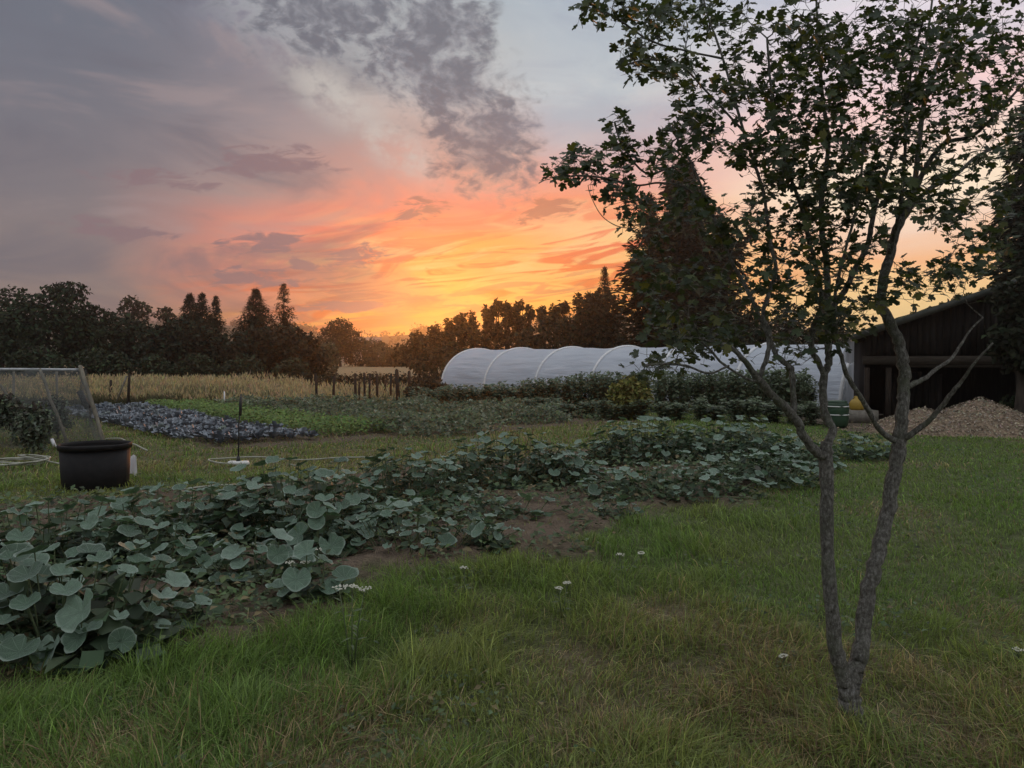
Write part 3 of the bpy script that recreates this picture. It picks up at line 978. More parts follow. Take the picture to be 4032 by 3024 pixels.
broad_tree('broadleaf_tree', 'dark tree between the thin spire and the big conifer', 1300, 56, 622, 50, [(-.3, .6, .6, 1.4), (.3, .65, .6, 1.4), (0, .8, .4, .9), (0, .35, .9, 1.4)], 4000, 0.28, (0.036, 0.038, 0.022), g1)
conifer('conifer_tree', 'big dark columnar conifer behind the maple', 1478, 46, 338, 92, 1100, 0.42, (0.034, 0.040, 0.024), g1, columnar=True, per=30, alt=(0.05, 0.052, 0.028), share=0.25)
conifer('conifer_tree', 'shorter dark conifer at the right shoulder of the big one', 1552, 47, 452, 56, 420, 0.36, (0.034, 0.040, 0.024), g1, columnar=True, per=16)
conifer('conifer_tree', 'lower dark conifer at the left shoulder of the big one', 1402, 49, 412, 62, 480, 0.36, (0.034, 0.040, 0.024), g1, columnar=True, per=14)
for x, y0, w_, lab in [(1610, 640, 60, 'dark bush behind the tunnel seen through the maple stems'), (1700, 655, 60, 'second dark bush behind the tunnel between the stems'), (1790, 662, 60, 'loose bush behind the tunnel next to the shed roof')]:
    broad_tree('hedge_bush', lab, x, 44, y0, w_, [(-0.4, .5, .6, 1.0), (0.35, .55, .6, 1.0), (0.0, .75, .5, .8), (0, .3, .9, .8)], 2600, 0.24, (0.036, 0.040, 0.024), 'bushes behind the tunnel', cat='bush')
conifer('conifer_tree', 'tall dark conifer behind the shed at the right edge', 2235, 25, 180, 125, 420, 0.34, (0.030, 0.044, 0.026), g1, per=24, droop=0.5, pw=0.6, base_z=1.5)
broad_tree('hedge_bush', 'dark bush overhanging the shed roof at the right edge', 2205, 17.3, 585, 78, [(-0.3, .75, .5, .8), (0.3, .8, .6, .8), (0.0, .5, .8, .9)], 3800, 0.16, (0.030, 0.036, 0.022), None, cat='bush')

# low dark hedge across the end of the meadow
lobes = [(x, 40 + RNG.uniform(-.4, .4), 0.34, 0.8, 0.6, 0.50 + RNG.uniform(-.06, .08)) for x in np.arange(-11.0, -1.6, 0.55)]
hb = thing('low_hedge', 'low dark clipped hedge across the end of the meadow by the posts', 'hedge', (-6.5, 40, 0))
crown_mesh('foliage', lobes, 5200, 0.14, (0.030, 0.032, 0.020), hb, (-6.5, 40, 0), zmin=0)
# a farm roof glimpsed in the gap
fr = thing('farm_building', 'pale farm roof glimpsed in the hazy gap under the ridge', 'building', (-52, 260, 0))
mb = MB().box((-52, 260, 3.4), (14, 8, 6.8)); mb.obj('wall', MATS['field_wall'], fr, (-52, 260, 0))
mb = MB(); mb.add([(-60, 255.5, 6.6), (-44, 255.5, 6.6), (-44, 260, 9.4), (-60, 260, 9.4), (-60, 264.5, 6.6), (-44, 264.5, 6.6)], [[0, 3, 4], [1, 5, 2]], [[0, 1, 2, 3], [3, 2, 5, 4], [0, 4, 5, 1]])
mb.obj('roof', MATS['field_roof'], fr, (-52, 260, 0))


# ------------------------------------------------------------------ blades
def blades(x, y, h, w, lean, col_a, col_b, z=None, ang=None, hd_out=None):
    """thin curved blades, 7 points each; col_a at the foot, col_b at the tip"""
    n = len(x)
    z = tz(x, y) - 0.01 if z is None else z
    a = RNG.random(n) * 2 * np.pi if ang is None else ang
    d = np.stack([np.cos(a), np.sin(a)], 1)
    b = RNG.random(n) * 2 * np.pi
    s = np.stack([np.cos(b), np.sin(b)], 1)
    ts = np.array([0, 0.38, 0.74, 1.0]); ws = np.array([1.0, 0.9, 0.6, 0.0])
    out = np.zeros((n, 7, 3)); col = np.zeros((n, 7, 3))
    idx = 0
    for t, ww in zip(ts, ws):
        cx = x + d[:, 0] * h * lean * t ** 1.8
        cy = y + d[:, 1] * h * lean * t ** 1.8
        cz = z + h * (t - 0.42 * np.minimum(lean, 1.35) * t ** 2)
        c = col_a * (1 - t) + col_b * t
        if ww > 0:
            for sg in (-1, 1):
                out[:, idx] = np.stack([cx + sg * s[:, 0] * w * ww / 2, cy + sg * s[:, 1] * w * ww / 2, cz], 1)
                col[:, idx] = c; idx += 1
        else:
            out[:, idx] = np.stack([cx, cy, cz], 1); col[:, idx] = c
    i = np.arange(n)[:, None] * 7
    q = np.concatenate([i + np.array([[0, 1, 3, 2]]), i + np.array([[2, 3, 5, 4]])])
    t3 = i + np.array([[4, 5, 6]])
    return out.reshape(-1, 3), t3, q, col.reshape(-1, 3)


def put_blades(mb, *a, **k):
    V, T, Qd, C = blades(*a, **k)
    mb.add(V, T, Qd, C)


TUFTS = [(380, 1462, .22, .17), (520, 1425, .22, .16), (690, 1345, .25, .16), (760, 1300, .2, .15), (900, 1262, .3, .13), (1120, 1240, .3, .14), (1290, 1190, .3, .13), (1390, 1140, .3, .12), (1540, 1110, .3, .12), (1850, 1560, .22, .11), (1800, 1545, .15, .10), (850, 1325, .34, .24), (420, 1420, .42, .20), (905, 1460, .28, .22), (640, 1400, .38, .19), (1060, 1255, .45, .15), (1250, 1265, .45, .13), (470, 1570, .40, .18),
         (130, 1570, .4, .16), (760, 1390, .30, .22), (1480, 1180, .5, .13), (330, 1480, .3, .2), (1400, 1620, .35, .14), (2020, 1350, .25, .12), (1660, 1130, .5, .12), (980, 1320, .25, .2)]
TUFTS = [(*G(a, b)[:2], r, h) for a, b, r, h in TUFTS]
NG = 300000
gy_ = np.exp(RNG.uniform(np.log(1.9), np.log(26), NG))
gx_ = (RNG.random(NG) * 2 - 1) * (0.74 * gy_ + 1.1)
smk = soilmask(gx_, gy_)
s_, t_ = rows_st(gx_, gy_)
inb = (s_ > -0.2) & (s_ < 13.6) & (t_ > -1.0) & (t_ < 9.8)
yard = (gx_ > 7.2) & (gy_ > 15.8)
pot_c = G(207, 1051)[:2]
keep = (RNG.random(NG) > smk * 0.80) & ~(inb & (RNG.random(NG) < 0.8)) & ~(yard & (RNG.random(NG) < 0.93)) & (np.hypot(gx_ - pot_c[0], gy_ - pot_c[1]) > 0.37)
gx_, gy_, smk = gx_[keep], gy_[keep], smk[keep]
n = len(gx_)
dry = dryness(gx_, gy_)
clump = fbm(gx_ + 31, gy_ + 7, 2.6, 3)
hh = 0.045 + 0.085 * sstep(clump, 0.38, 0.72)
lawn = sstep(gx_ - 0.18 * gy_, 0.3, 1.5) * sstep(gy_, 3.4, 5.0)
hh = hh * (1 - 0.42 * lawn) * (1 + 0.45 * (1 - sstep(gy_, 3.2, 5.5)))
lush = np.zeros(n)
for a, b, r, h in TUFTS:
    g = np.exp(-((gx_ - a) ** 2 + (gy_ - b) ** 2) / r ** 2 * 1.6)
    hh = np.maximum(hh, 0.05 + h * g); lush = np.maximum(lush, g)
hh = hh * (1 - 0.3 * dry) * RNG.uniform(0.55, 1.3, n)
ww = np.maximum(0.0044, 0.00100 * gy_) * RNG.uniform(0.7, 1.4, n)
lean = RNG.gamma(2.2, 0.32, n) * (1 + 0.5 * dry)
grn = np.array([0.125, 0.208, 0.048]); olv = np.array([0.215, 0.245, 0.075]); str_ = np.array([0.36, 0.28, 0.155]); brn = np.array([0.21, 0.145, 0.085])
mixg = (sstep(fbm(gx_, gy_ + 50, 0.8, 3), 0.35, 0.65) * 0.7 + 0.3 * RNG.random(n))[:, None]
mixg = mixg * (1 - 0.6 * lawn[:, None])
c = grn * (1 - mixg) + olv * mixg
isd = RNG.random(n) < (0.03 + 0.62 * dry - 0.3 * lush).clip(0.015, 1)
c[isd] = np.where(RNG.random((isd.sum(), 1)) < 0.5, str_, brn)
c = c * np.exp(RNG.normal(size=(n, 1)) * 0.30)
# the whole sward leans a little in places, as if trodden
swirl = fbm(gx_ + 90, gy_, 0.6, 2) * 12.0
ang = np.where(RNG.random(n) < 0.45, swirl + RNG.normal(size=n) * 0.7, RNG.random(n) * 6.283)
mb = MB()
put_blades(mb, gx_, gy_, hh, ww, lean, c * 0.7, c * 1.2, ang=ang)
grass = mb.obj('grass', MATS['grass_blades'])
tag(grass, 'rough unmown green and straw grass across the garden', 'grass', kind='stuff')

# clover, plantain and other small broad leaves in the sward and on the soil
NW = 60000
wy = np.exp(RNG.uniform(np.log(2.2), np.log(15), NW)); wx = (RNG.random(NW) * 2 - 1) * (0.74 * wy + 0.8)
sm_ = soilmask(wx, wy)
pt = fbm(wx + 11, wy + 3, 1.6, 3)
k = (RNG.random(NW) < np.where(sm_ > 0.5, sstep(pt, 0.32, 0.50) * 0.98, sstep(pt, 0.50, 0.70) * 0.30)) & (np.hypot(wx - pot_c[0], wy - pot_c[1]) > 0.45)
wx, wy, sm_ = wx[k], wy[k], sm_[k]
n = len(wx)
p = np.stack([wx, wy, tz(wx, wy) + 0.03 + RNG.random(n) ** 2 * (0.04 + 0.10 * sm_)], 1)
L = RNG.uniform(0.018, 0.045, n) * (1 + 0.10 * wy) * (0.7 + 0.5 * sm_)
V, T = rhombs(p, unit(n) * 0.5 + np.array([0, -0.2, 1.0]), unit(n), L, L * 0.62)
w_o = build('weeds', V, [T], MATS['leaf_from_tint'], attrs={'col': np.repeat(tint(n, (0.085, 0.120, 0.050), 0.3, (0.18, 0.145, 0.07), 0.12), 4, 0)})
tag(w_o, 'low weeds creeping over the bare soil and through the grass', 'weeds', kind='stuff')

# straw and clods lying on the bare soil
NS = 9000
sy = np.exp(RNG.uniform(np.log(3), np.log(12), NS)); sx = (RNG.random(NS) * 2 - 1) * (0.74 * sy + 0.5)
k = soilmask(sx, sy) > 0.45
sx, sy = sx[k], sy[k]; n = len(sx)
mb = MB()
put_blades(mb, sx, sy, RNG.uniform(0.04, 0.13, n), np.maximum(0.003, 0.0007 * sy), RNG.uniform(1.6, 3.0, n), tint(n, (0.15, 0.105, 0.07), 0.3), tint(n, (0.20, 0.15, 0.10), 0.3), z=tz(sx, sy) + 0.035 + RNG.random(n) * 0.02)
st_ = mb.obj('dead_straw', MATS['grass_blades'])
tag(st_, 'dry brown straw littering the bare soil of the bed', 'straw', kind='stuff')

# tall golden meadow beyond the posts
NM = 90000
my = 26.3 + (RNG.random(NM) ** 1.7) * 11
mx = RNG.uniform(-1, 1, NM) * 0.0 + RNG.uniform(-34, 4.0, NM)
k = (mx < -4.2 - 0.06 * (my - 26) + 0.6 * RNG.normal(size=NM)) & ~((mx / my > -0.262 + 0.006 * RNG.normal(size=NM)) & (my > 31.5))
mx, my = mx[k], my[k]; n = len(mx)
edge = sstep(my + (fbm(mx, my, 0.5, 3) - .5) * 3, 26.0, 28.2)
h = (0.22 + 0.52 * edge) * RNG.uniform(0.7, 1.15, n) * (0.85 + 0.3 * fbm(mx, my, 0.25, 2)) * (1 - 0.34 * sstep(mx, -11.5, -8.0))
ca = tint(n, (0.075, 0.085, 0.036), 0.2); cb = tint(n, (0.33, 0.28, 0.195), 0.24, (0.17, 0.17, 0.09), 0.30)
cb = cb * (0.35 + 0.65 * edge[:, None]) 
mb = MB()
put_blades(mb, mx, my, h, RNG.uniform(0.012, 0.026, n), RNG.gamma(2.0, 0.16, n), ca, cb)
# seed heads
k = RNG.random(n) < 0.30
hp = np.stack([mx[k], my[k], h[k] * 0.93], 1) + RNG.normal(size=(k.sum(), 3)) * 0.05
Lh = RNG.uniform(0.10, 0.22, k.sum())
V, T = rhombs(hp, unit(k.sum()) * [1, 1, .3], np.array([[0, 0, 1.0]]) + unit(k.sum()) * 0.5, Lh, Lh * 0.25)
mb.add(V, T, col=np.repeat(tint(k.sum(), (0.46, 0.35, 0.21), 0.2), 4, 0))
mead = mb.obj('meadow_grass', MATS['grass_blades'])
tag(mead, 'tall ripe golden grass of the meadow beyond the posts', 'meadow grass', kind='stuff')


# ------------------------------------------------------------------ crops
def row_xy(s, t):
    return BC[0] + BA[0] * s + BB[0] * t, BC[1] + BA[1] * s + BB[1] * t


# a strip of bright low seedlings behind the purple bed, and the mixed low crop beyond
NL = 15000
s = RNG.uniform(0.5, 12.5, NL); t = RNG.uniform(1.25, 3.2, NL)
k = np.abs(((t - 1.25) / 0.32) % 1 - 0.5) < 0.36
s, t = s[k], t[k]; n = len(s)
x, y = row_xy(s, t)
hgt = 0.20 + 0.14 * fbm(x, y, 0.8, 2)
p = np.stack([x, y, tz(x, y) + RNG.random(n) * hgt], 1)
L = RNG.uniform(0.06, 0.13, n)
V, T = rhombs(p, unit(n) * 0.6 + np.array([0, -0.3, 0.9]), unit(n) + np.array([0, 0, 0.7]), L, L * 0.5)
cr = build('seedling_rows', V, [T], MATS['leaf_from_tint'], attrs={'col': np.repeat(tint(n, (0.135, 0.205, 0.050), 0.25), 4, 0)})
tag(cr, 'rows of bright green seedlings behind the purple bed', 'crop rows', kind='stuff')

NL = 34000
s = RNG.uniform(2.0, 14.2, NL); t = RNG.uniform(2.6, 10.2, NL)
x, y = row_xy(s, t)
dn = fbm(x, y, 1.1, 3)
k = (RNG.random(NL) < sstep(dn, 0.30, 0.55)) & (t - 3.0 < 1.0 * (s + 1)) & ((s < 12.9) | (t < 4.5)) & (y < 24.6)
x, y, dn = x[k], y[k], dn[k]; n = len(x)
hgt = 0.10 + 0.34 * sstep(dn, 0.38, 0.72)
p = np.stack([x, y, tz(x, y) + RNG.random(n) ** 0.7 * hgt], 1)
L = RNG.uniform(0.07, 0.16, n)
V, T = rhombs(p, unit(n) * 0.6 + np.array([0, -0.4, 0.9]), unit(n) + np.array([0, 0, 0.25]), L, L * 0.55)
cr = build('low_crop_plants', V, [T], MATS['leaf_from_tint'], attrs={'col': np.repeat(tint(n, (0.095, 0.122, 0.058), 0.28, (0.19, 0.21, 0.14), 0.14), 4, 0)})
tag(cr, 'mixed low green crop between the purple bed and the tall row', 'crop', kind='stuff')


# ------------------------------------------------------------------ white tunnel
TA = np.array([-3.45, 38.0]); TB = np.array([9.75, 22.9])          # front foot line, far end to near end
tdir = TB - TA; TL = np.linalg.norm(tdir); tdir /= TL
tper = np.array([-tdir[1], tdir[0]])                               # away from the viewer
if tper[1] < 0: tper = -tper
TW, TH = 2.35, 2.08
hoop_s = [0.0, 3.3, 6.7, 9.9, 13.1, 16.4, TL]


def tun(s, th, r=1.0, lift=0.0):
    """point of the tunnel skin; th 0 at the front foot, pi at the back foot"""
    off = TW - TW * np.cos(th) * r
    z = TH * np.sin(th) ** 0.82 * r + lift
    return np.stack([TA[0] + tdir[0] * s + tper[0] * off, TA[1] + tdir[1] * s + tper[1] * off, z], -1)


tb = (float(TA[0] + tdir[0] * TL / 2 + tper[0] * TW), float(TA[1] + tdir[1] * TL / 2 + tper[1] * TW), 0.0)
tunnel = thing('polytunnel', 'long low tunnel under a white cover, ribbed by hoops, behind the tall leafy row', 'polytunnel', tb)
ss = np.linspace(0, TL, 300); th = np.linspace(0.02, math.pi - 0.02, 46)
S_, T_ = np.meshgrid(ss, th, indexing='ij')
hs = np.array(hoop_s)
gap = np.min(np.abs(S_[..., None] - hs), -1)
sagf = 1 - 0.014 * sstep(gap, 0.0, 0.30) - 0.010 * sstep(gap, 0.2, 1.6) + 0.010 * np.exp(-(gap / 0.09) ** 2)
wr = (fbm(S_ * 0.55, T_ * 9, 1.0, 3) - 0.5) * 0.05 * sstep(gap, 0.1, 0.8)
wr = wr + 0.016 * np.sin(T_ * 38 + 3 * fbm(S_, T_, 0.7, 2)) * sstep(gap, 0.2, 1.2) * sstep(T_, 1.5, 0.5)
mb = MB(); mb.grid(tun(S_, T_, sagf + wr))
mb.obj('cover', MATS['tunnel_cover'], tunnel, tb, True)
for s in hoop_s:
    mb = MB(); mb.tube(tun(np.full(30, s), np.linspace(0.0, math.pi, 30), 1.016), 0.055, 8)
    mb.obj('hoop', MATS['white_pipe'], tunnel, tb, True)
# far end skin, gathered, and a brace just inside the cover
tt = np.linspace(0.0, math.pi, 30)
rim = tun(np.full(30, 0.0), tt, 0.985)
low = rim.copy(); low[:, 2] = 0
mb = MB(); mb.grid(np.stack([rim, rim * 0.5 + low * 0.5 + np.array([0.05, 0.08, 0]), low], 0)); mb.obj('end_sheet', MATS['tunnel_cover'], tunnel, tb, True)
mb = MB(); mb.tube([tun(0.0, 0.55, 0.96), tun(1.3, 0.02, 0.96)], 0.022, 6); mb.obj('brace', MATS['white_pipe'], tunnel, tb, True)
# near end: a hanging sheet in folds, its upper corner blown over
k = 60
u = np.linspace(0, 1, k); vv = np.linspace(0, 1, 24)
U, Vv = np.meshgrid(u, vv, indexing='ij')
e0 = tun(TL, 0.05); e1 = tun(TL, 1.15)
top = tun(np.full(k, TL), 0.04 + 1.25 * u, 1.0)
fold = 0.07 * np.sin(U * 26) * (0.3 + 0.7 * Vv) + 0.03 * np.sin(U * 61 + 2)
Pn = np.zeros((k, 24, 3))
for j in range(24):
    q = top.copy(); q[:, 2] = top[:, 2] * (1 - vv[j]) + 0.05 * vv[j]
    q[:, :2] += (tdir * (0.06 + fold[:, j])[:, None]) + tper * 0.03 * np.sin(9 * u + 4 * vv[j])[:, None]
    Pn[:, j] = q
mb = MB(); mb.grid(Pn); mb.obj('door_sheet', MATS['sheet_plastic'], tunnel, tb, True)
fl = Q(1838, 735, 22.4)
k2 = np.linspace(0, 1, 14); a2 = np.linspace(0, 1, 10)
Pn = np.zeros((14, 10, 3))
for i, uu in enumerate(k2):
    for j, w_ in enumerate(a2):
        Pn[i, j] = fl + np.array([(uu - 0.5) * (0.25 + 0.55 * w_), -0.12 * math.sin(7 * uu) * w_ - 0.1, -0.62 * w_ - 0.22 * abs(uu - .45) * w_ + 0.05 * math.sin(11 * uu)])
mb = MB(); mb.grid(Pn); mb.obj('loose_flap', MATS['sheet_plastic'], tunnel, tb, True)

# ------------------------------------------------------------------ shed
SY = 19.4
def sh(x, y): return Q(x, y, SY)
e_l = sh(1838, 728); slope = (sh(2130, 622)[2] - e_l[2]) / (sh(2130, 622)[0] - e_l[0])
sx0 = sh(1868, 780)[0]; ridge_x = 14.2
sb = (float(sh(1868, 780)[0]), SY, 0.0)
shed = thing('shed', 'dark boarded open-fronted shed with a mossy sloping roof behind the chip heap', 'shed', sb)
def roof_z(x): return e_l[2] + slope * (x - e_l[0]) if x < ridge_x else e_l[2] + slope * (2 * ridge_x - x - e_l[0])
beam_z = sh(2000, 768)[2]
bw = 0.145
shed.rotation_euler = (0, 0, R(-19))
x = sx0
while x < 19.6:
    zt = roof_z(x + bw / 2) - 0.10
    zb = beam_z + 0.005 + RNG.uniform(-0.015, 0.0)
    mb = MB(); y0 = SY + RNG.uniform(-0.006, 0.006) - (0.018 if int(round((x - sx0) / bw)) % 2 else 0)
    w2 = bw - 0.012
    za, zc = roof_z(x) - 0.10, roof_z(x + w2) - 0.10
    mb.add([(x, y0, zb), (x + w2, y0, zb), (x + w2, y0 + 0.022, zb), (x, y0 + 0.022, zb), (x, y0, za), (x + w2, y0, zc), (x + w2, y0 + 0.022, zc), (x, y0 + 0.022, za)],
           quads=[[0, 3, 2, 1], [4, 5, 6, 7], [0, 1, 5, 4], [1, 2, 6, 5], [2, 3, 7, 6], [3, 0, 4, 7]])
    mb.obj('board', MATS['tarred_board'], shed, sb)
    x += bw
mb = MB().box(((sx0 + 19.6) / 2, SY - 0.03, beam_z - 0.12), (19.6 - sx0 + 0.1, 0.10, 0.21)); mb.obj('beam', MATS['weathered_timber'], shed, sb)
mb = MB().box(((sx0 + 19.6) / 2 + 0.4, SY - 0.02, beam_z - 0.262), (19.6 - sx0 - 0.9, 0.06, 0.06)); mb.obj('rail', MATS['weathered_timber'], shed, sb)
for px_ in (sx0 + 0.06, sx0 + 0.55, sx0 + 3.4, sx0 + 6.3, 19.5):
    mb = MB().box((px_, SY + 0.06, (beam_z - 0.30) / 2), (0.12, 0.12, beam_z - 0.30)); mb.obj('post', MATS['old_post'], shed, sb)
# side and back walls, closing the dark inside
mb = MB().box((sx0 + 0.03, SY + 1.5, 1.0), (0.05, 2.75, 2.0)); mb.obj('side_wall', MATS['tarred_board'], shed, sb)
mb = MB().box((19.6, SY + 1.5, 1.0), (0.05, 2.75, 2.0)); mb.obj('side_wall', MATS['tarred_board'], shed, sb)
mb = MB()
mb.add([(sx0, SY + 2.9, 0), (19.6, SY + 2.9, 0), (19.6, SY + 2.9, roof_z(19.6) - .1), (ridge_x, SY + 2.9, roof_z(ridge_x) - .1), (sx0, SY + 2.9, roof_z(sx0) - .1)], [[0, 1, 2], [0, 2, 3], [0, 3, 4]])
mb.obj('back_wall', MATS['tarred_board'], shed, sb)
# low boards closing part of the opening near the left corner
for i in range(9):
    xx = sx0 + 0.62 + i * 0.15
    hgt = 1.18 + RNG.uniform(-.05, .05)
    mb = MB().box((xx, SY + 0.9, hgt / 2), (0.138, 0.022, hgt)); mb.obj('board', MATS['tarred_board'], shed, sb)
def roof_slab(x0, x1, name):
    n = 26
    xs_ = np.linspace(x0, x1, n); ys_ = np.linspace(SY - 0.35, SY + 3.1, 22)
    A, B = np.meshgrid(xs_, ys_, indexing='ij')
    z = np.array([roof_z(v) for v in xs_])[:, None] + 0.0 * B
    lum = np.maximum(0, fbm(A, B, 2.2, 3) - 0.48) * 0.22
    mb = MB()
    mb.grid(np.stack([A, B, z + lum + 0.01], -1)); mb.grid(np.stack([A, B, z - 0.07], -1)[:, ::-1])
    return mb.obj(name, MATS['mossy_roof'], shed, sb, True)
rf = roof_slab(e_l[0], ridge_x, 'roof'); roof_slab(ridge_x, 20.2, 'roof')
mb = MB(); d = np.array([ridge_x - e_l[0] + 0.0, 0, roof_z(ridge_x) - e_l[2]]); Lb = np.linalg.norm(d); d /= Lb
Rm = np.array([[d[0], 0, -d[2]], [0, 1, 0], [d[2], 0, d[0]]])
mid = np.array([e_l[0] + (ridge_x - e_l[0]) / 2, SY - 0.37, e_l[2] + (roof_z(ridge_x) - e_l[2]) / 2 - 0.045])
mb.box(mid, (Lb, 0.025, 0.15), Rm); mb.obj('bargeboard', MATS['bargeboard'], rf, sb)
# moss cushions and weeds on the roof edge
for px_, r_ in [(1958, .07), (1990, .05), (2012, .06), (2040, .11), (2060, .07), (1925, .05), (2085, .06), (2100, .08)]:
    xx = sh(px_, 700)[0]
    lb = [(xx, SY - 0.28, roof_z(xx) + r_ * 0.4, r_, r_, r_ * 0.8)]
    crown_mesh('moss_cushion', lb, 120, 0.045, (0.07, 0.075, 0.03), rf, sb)
for px_, h_ in [(1962, .17), (2022, .12)]:
    xx = sh(px_, 700)[0]; z = roof_z(xx)
    mb = MB(); mb.tube([(xx, SY - 0.3, z), (xx + .01, SY - .3, z + h_ * .6), (xx - .01, SY - .3, z + h_)], [0.018, 0.022, 0.006], 5); mb.obj('weed_stalk', MATS['dark_bark'], rf, sb)
# vent pipe standing behind the eave
vp = Q(1862, 722, 24.6)
mb = MB(); mb.tube([(vp[0], vp[1], 0.0), (vp[0], vp[1], vp[2] + 0.02)], 0.055, 10); vo = thing('vent_pipe', 'short dark vent pipe with pale collar at the shed eave', 'vent pipe', (vp[0], vp[1], 0))
mb.obj('pipe', MATS['galvanised_tube'], vo, (vp[0], vp[1], 0), True)
mb = MB(); mb.tube([(vp[0], vp[1], vp[2] - 0.50), (vp[0], vp[1], vp[2] - 0.42)], 0.11, 10); mb.obj('collar', MATS['white_plastic'], vo, (vp[0], vp[1], 0), True)
mb = MB(); mb.tube([(vp[0], vp[1], vp[2] + 0.02), (vp[0], vp[1], vp[2] + 0.10)], 0.075, 10); mb.obj('cap', MATS['black_plastic'], vo, (vp[0], vp[1], 0), True)

# barrel, yellow can, slab by the tunnel door
def lathe(mb, c, prof, n=20):
    prof = np.asarray(prof, float)
    th = np.linspace(0, 2 * np.pi, n + 1)
    A = np.stack([c[0] + prof[:, 0][:, None] * np.cos(th)[None], c[1] + prof[:, 0][:, None] * np.sin(th)[None], c[2] + np.repeat(prof[:, 1][:, None], n + 1, 1)], -1)
    return mb.grid(A)
c = Q(1808, 920, 17.6); c[2] = 0
ba = thing('water_barrel', 'small green ribbed plastic barrel by the tunnel door', 'barrel', tuple(c))
mb = MB(); lathe(mb, c, [(0.0, 0), (.20, 0), (.235, .05), (.25, .2), (.235, .28), (.25, .36), (.25, .42), (.235, .48), (.245, .52), (.20, .56), (0, .56)]); mb.obj('body', MATS['green_plastic'], ba, c, True)
for zz in (.28, .47):
    th_ = np.linspace(0, 2 * np.pi, 25)
    mb = MB(); mb.tube(np.stack([c[0] + .246 * np.cos(th_), c[1] + .246 * np.sin(th_), np.full(25, zz)], 1), 0.012, 6); mb.obj('band', MATS['white_plastic'], ba, c, True)
mb = MB(); lathe(mb, c + [0, 0, .56], [(0, .05), (.12, .05), (.21, .03), (.215, 0)]); mb.obj('lid', MATS['green_plastic'], ba, c, True)
c = Q(1849, 893, 19.0); c[2] = 0.30
sl_ = MB().box((c[0] + 0.05, 18.95, 0.15), (0.75, 0.5, 0.30), taper=0.97).obj('concrete_slab', MATS['concrete_block'], base=(c[0], 18.95, 0))
tag(sl_, 'pale block on the ground at the tunnel door', 'block')
yc = thing('yellow_can', 'rounded yellow plastic can on the pale block', 'can', (c[0], 18.95, 0.30))
mb = MB(); lathe(mb, (c[0], 18.95, 0.30), [(0, 0), (.15, 0), (.175, .05), (.18, .16), (.14, .24), (.06, .29), (.05, .33), (0, .33)]); mb.obj('body', MATS['yellow_plastic'], yc, (c[0], 18.95, .30), True)
mb = MB(); mb.tube([(c[0] - .10, 18.95, .55), (c[0] - .06, 18.95, .63), (c[0] + .06, 18.95, .63), (c[0] + .10, 18.95, .55)], 0.014, 6); mb.obj('handle', MATS['yellow_plastic'], yc, (c[0], 18.95, .30), True)

# ------------------------------------------------------------------ heap of wood chips
pc = np.array([9.5, 16.4, 0.0])
pile = thing('wood_chip_pile', 'two-humped heap of pale wood chips in front of the shed', 'wood chips', tuple(pc))
def pile_z(x, y):
    a = np.hypot((x - 10.02) / 1.50, (y - 16.5) / 1.25); b = np.hypot((x - 8.75) / 1.15, (y - 16.4) / 1.05)
    z = np.maximum(0.72 * np.maximum(0, 1 - a) ** 0.80, 0.52 * np.maximum(0, 1 - b) ** 0.70)
    return z + 0.05 * (fbm(x, y, 3, 3) - 0.5) * (z > 0.01)
px_, py_ = np.meshgrid(np.linspace(7.3, 11.8, 90), np.linspace(14.9, 18.0, 60), indexing='ij')
zz = pile_z(px_, py_) - 0.02
mb = MB(); mb.grid(np.stack([px_, py_, zz], -1))
mb.obj('mound', MATS['wood_chips'], pile, pc, True, attrs={'col': np.tile([0.23, 0.17, 0.115], (px_.size, 1))})
nc = 16000
cx_ = RNG.uniform(7.0, 11.8, nc); cy_ = RNG.uniform(14.9, 18.0, nc); cz_ = pile_z(cx_, cy_)
k = (cz_ > 0.012) | (RNG.random(nc) < 0.06)
cx_, cy_, cz_ = cx_[k], cy_[k], cz_[k]; n = len(cx_)
gradn = np.stack([pile_z(cx_ - .05, cy_) - pile_z(cx_ + .05, cy_), pile_z(cx_, cy_ - .05) - pile_z(cx_, cy_ + .05), np.full(n, .1)], 1)
L = RNG.uniform(0.025, 0.07, n)
V, T = rhombs(np.stack([cx_, cy_, cz_ + 0.005], 1), gradn / np.linalg.norm(gradn, axis=1, keepdims=True) + unit(n) * 0.55, unit(n), L, L * 0.5, 0.15)
co = build('chips', V, [T], MATS['wood_chips'], pile, pc, attrs={'col': np.repeat(tint(n, (0.30, 0.25, 0.185), 0.30, (0.13, 0.10, 0.07), 0.35), 4, 0)})
tag(co, kind='stuff')
# dark undergrowth to the right of the heap
broad_tree('hedge_bush', 'dark low bush behind the right side of the chip heap', 2215, 18.2, 850, 60, [(-0.3, .5, .6, .8), (0.3, .6, .6, .8), (0.0, .75, .4, .6)], 1600, 0.12, (0.035, 0.045, 0.024), None, cat='bush', trunk=False, twig=False)

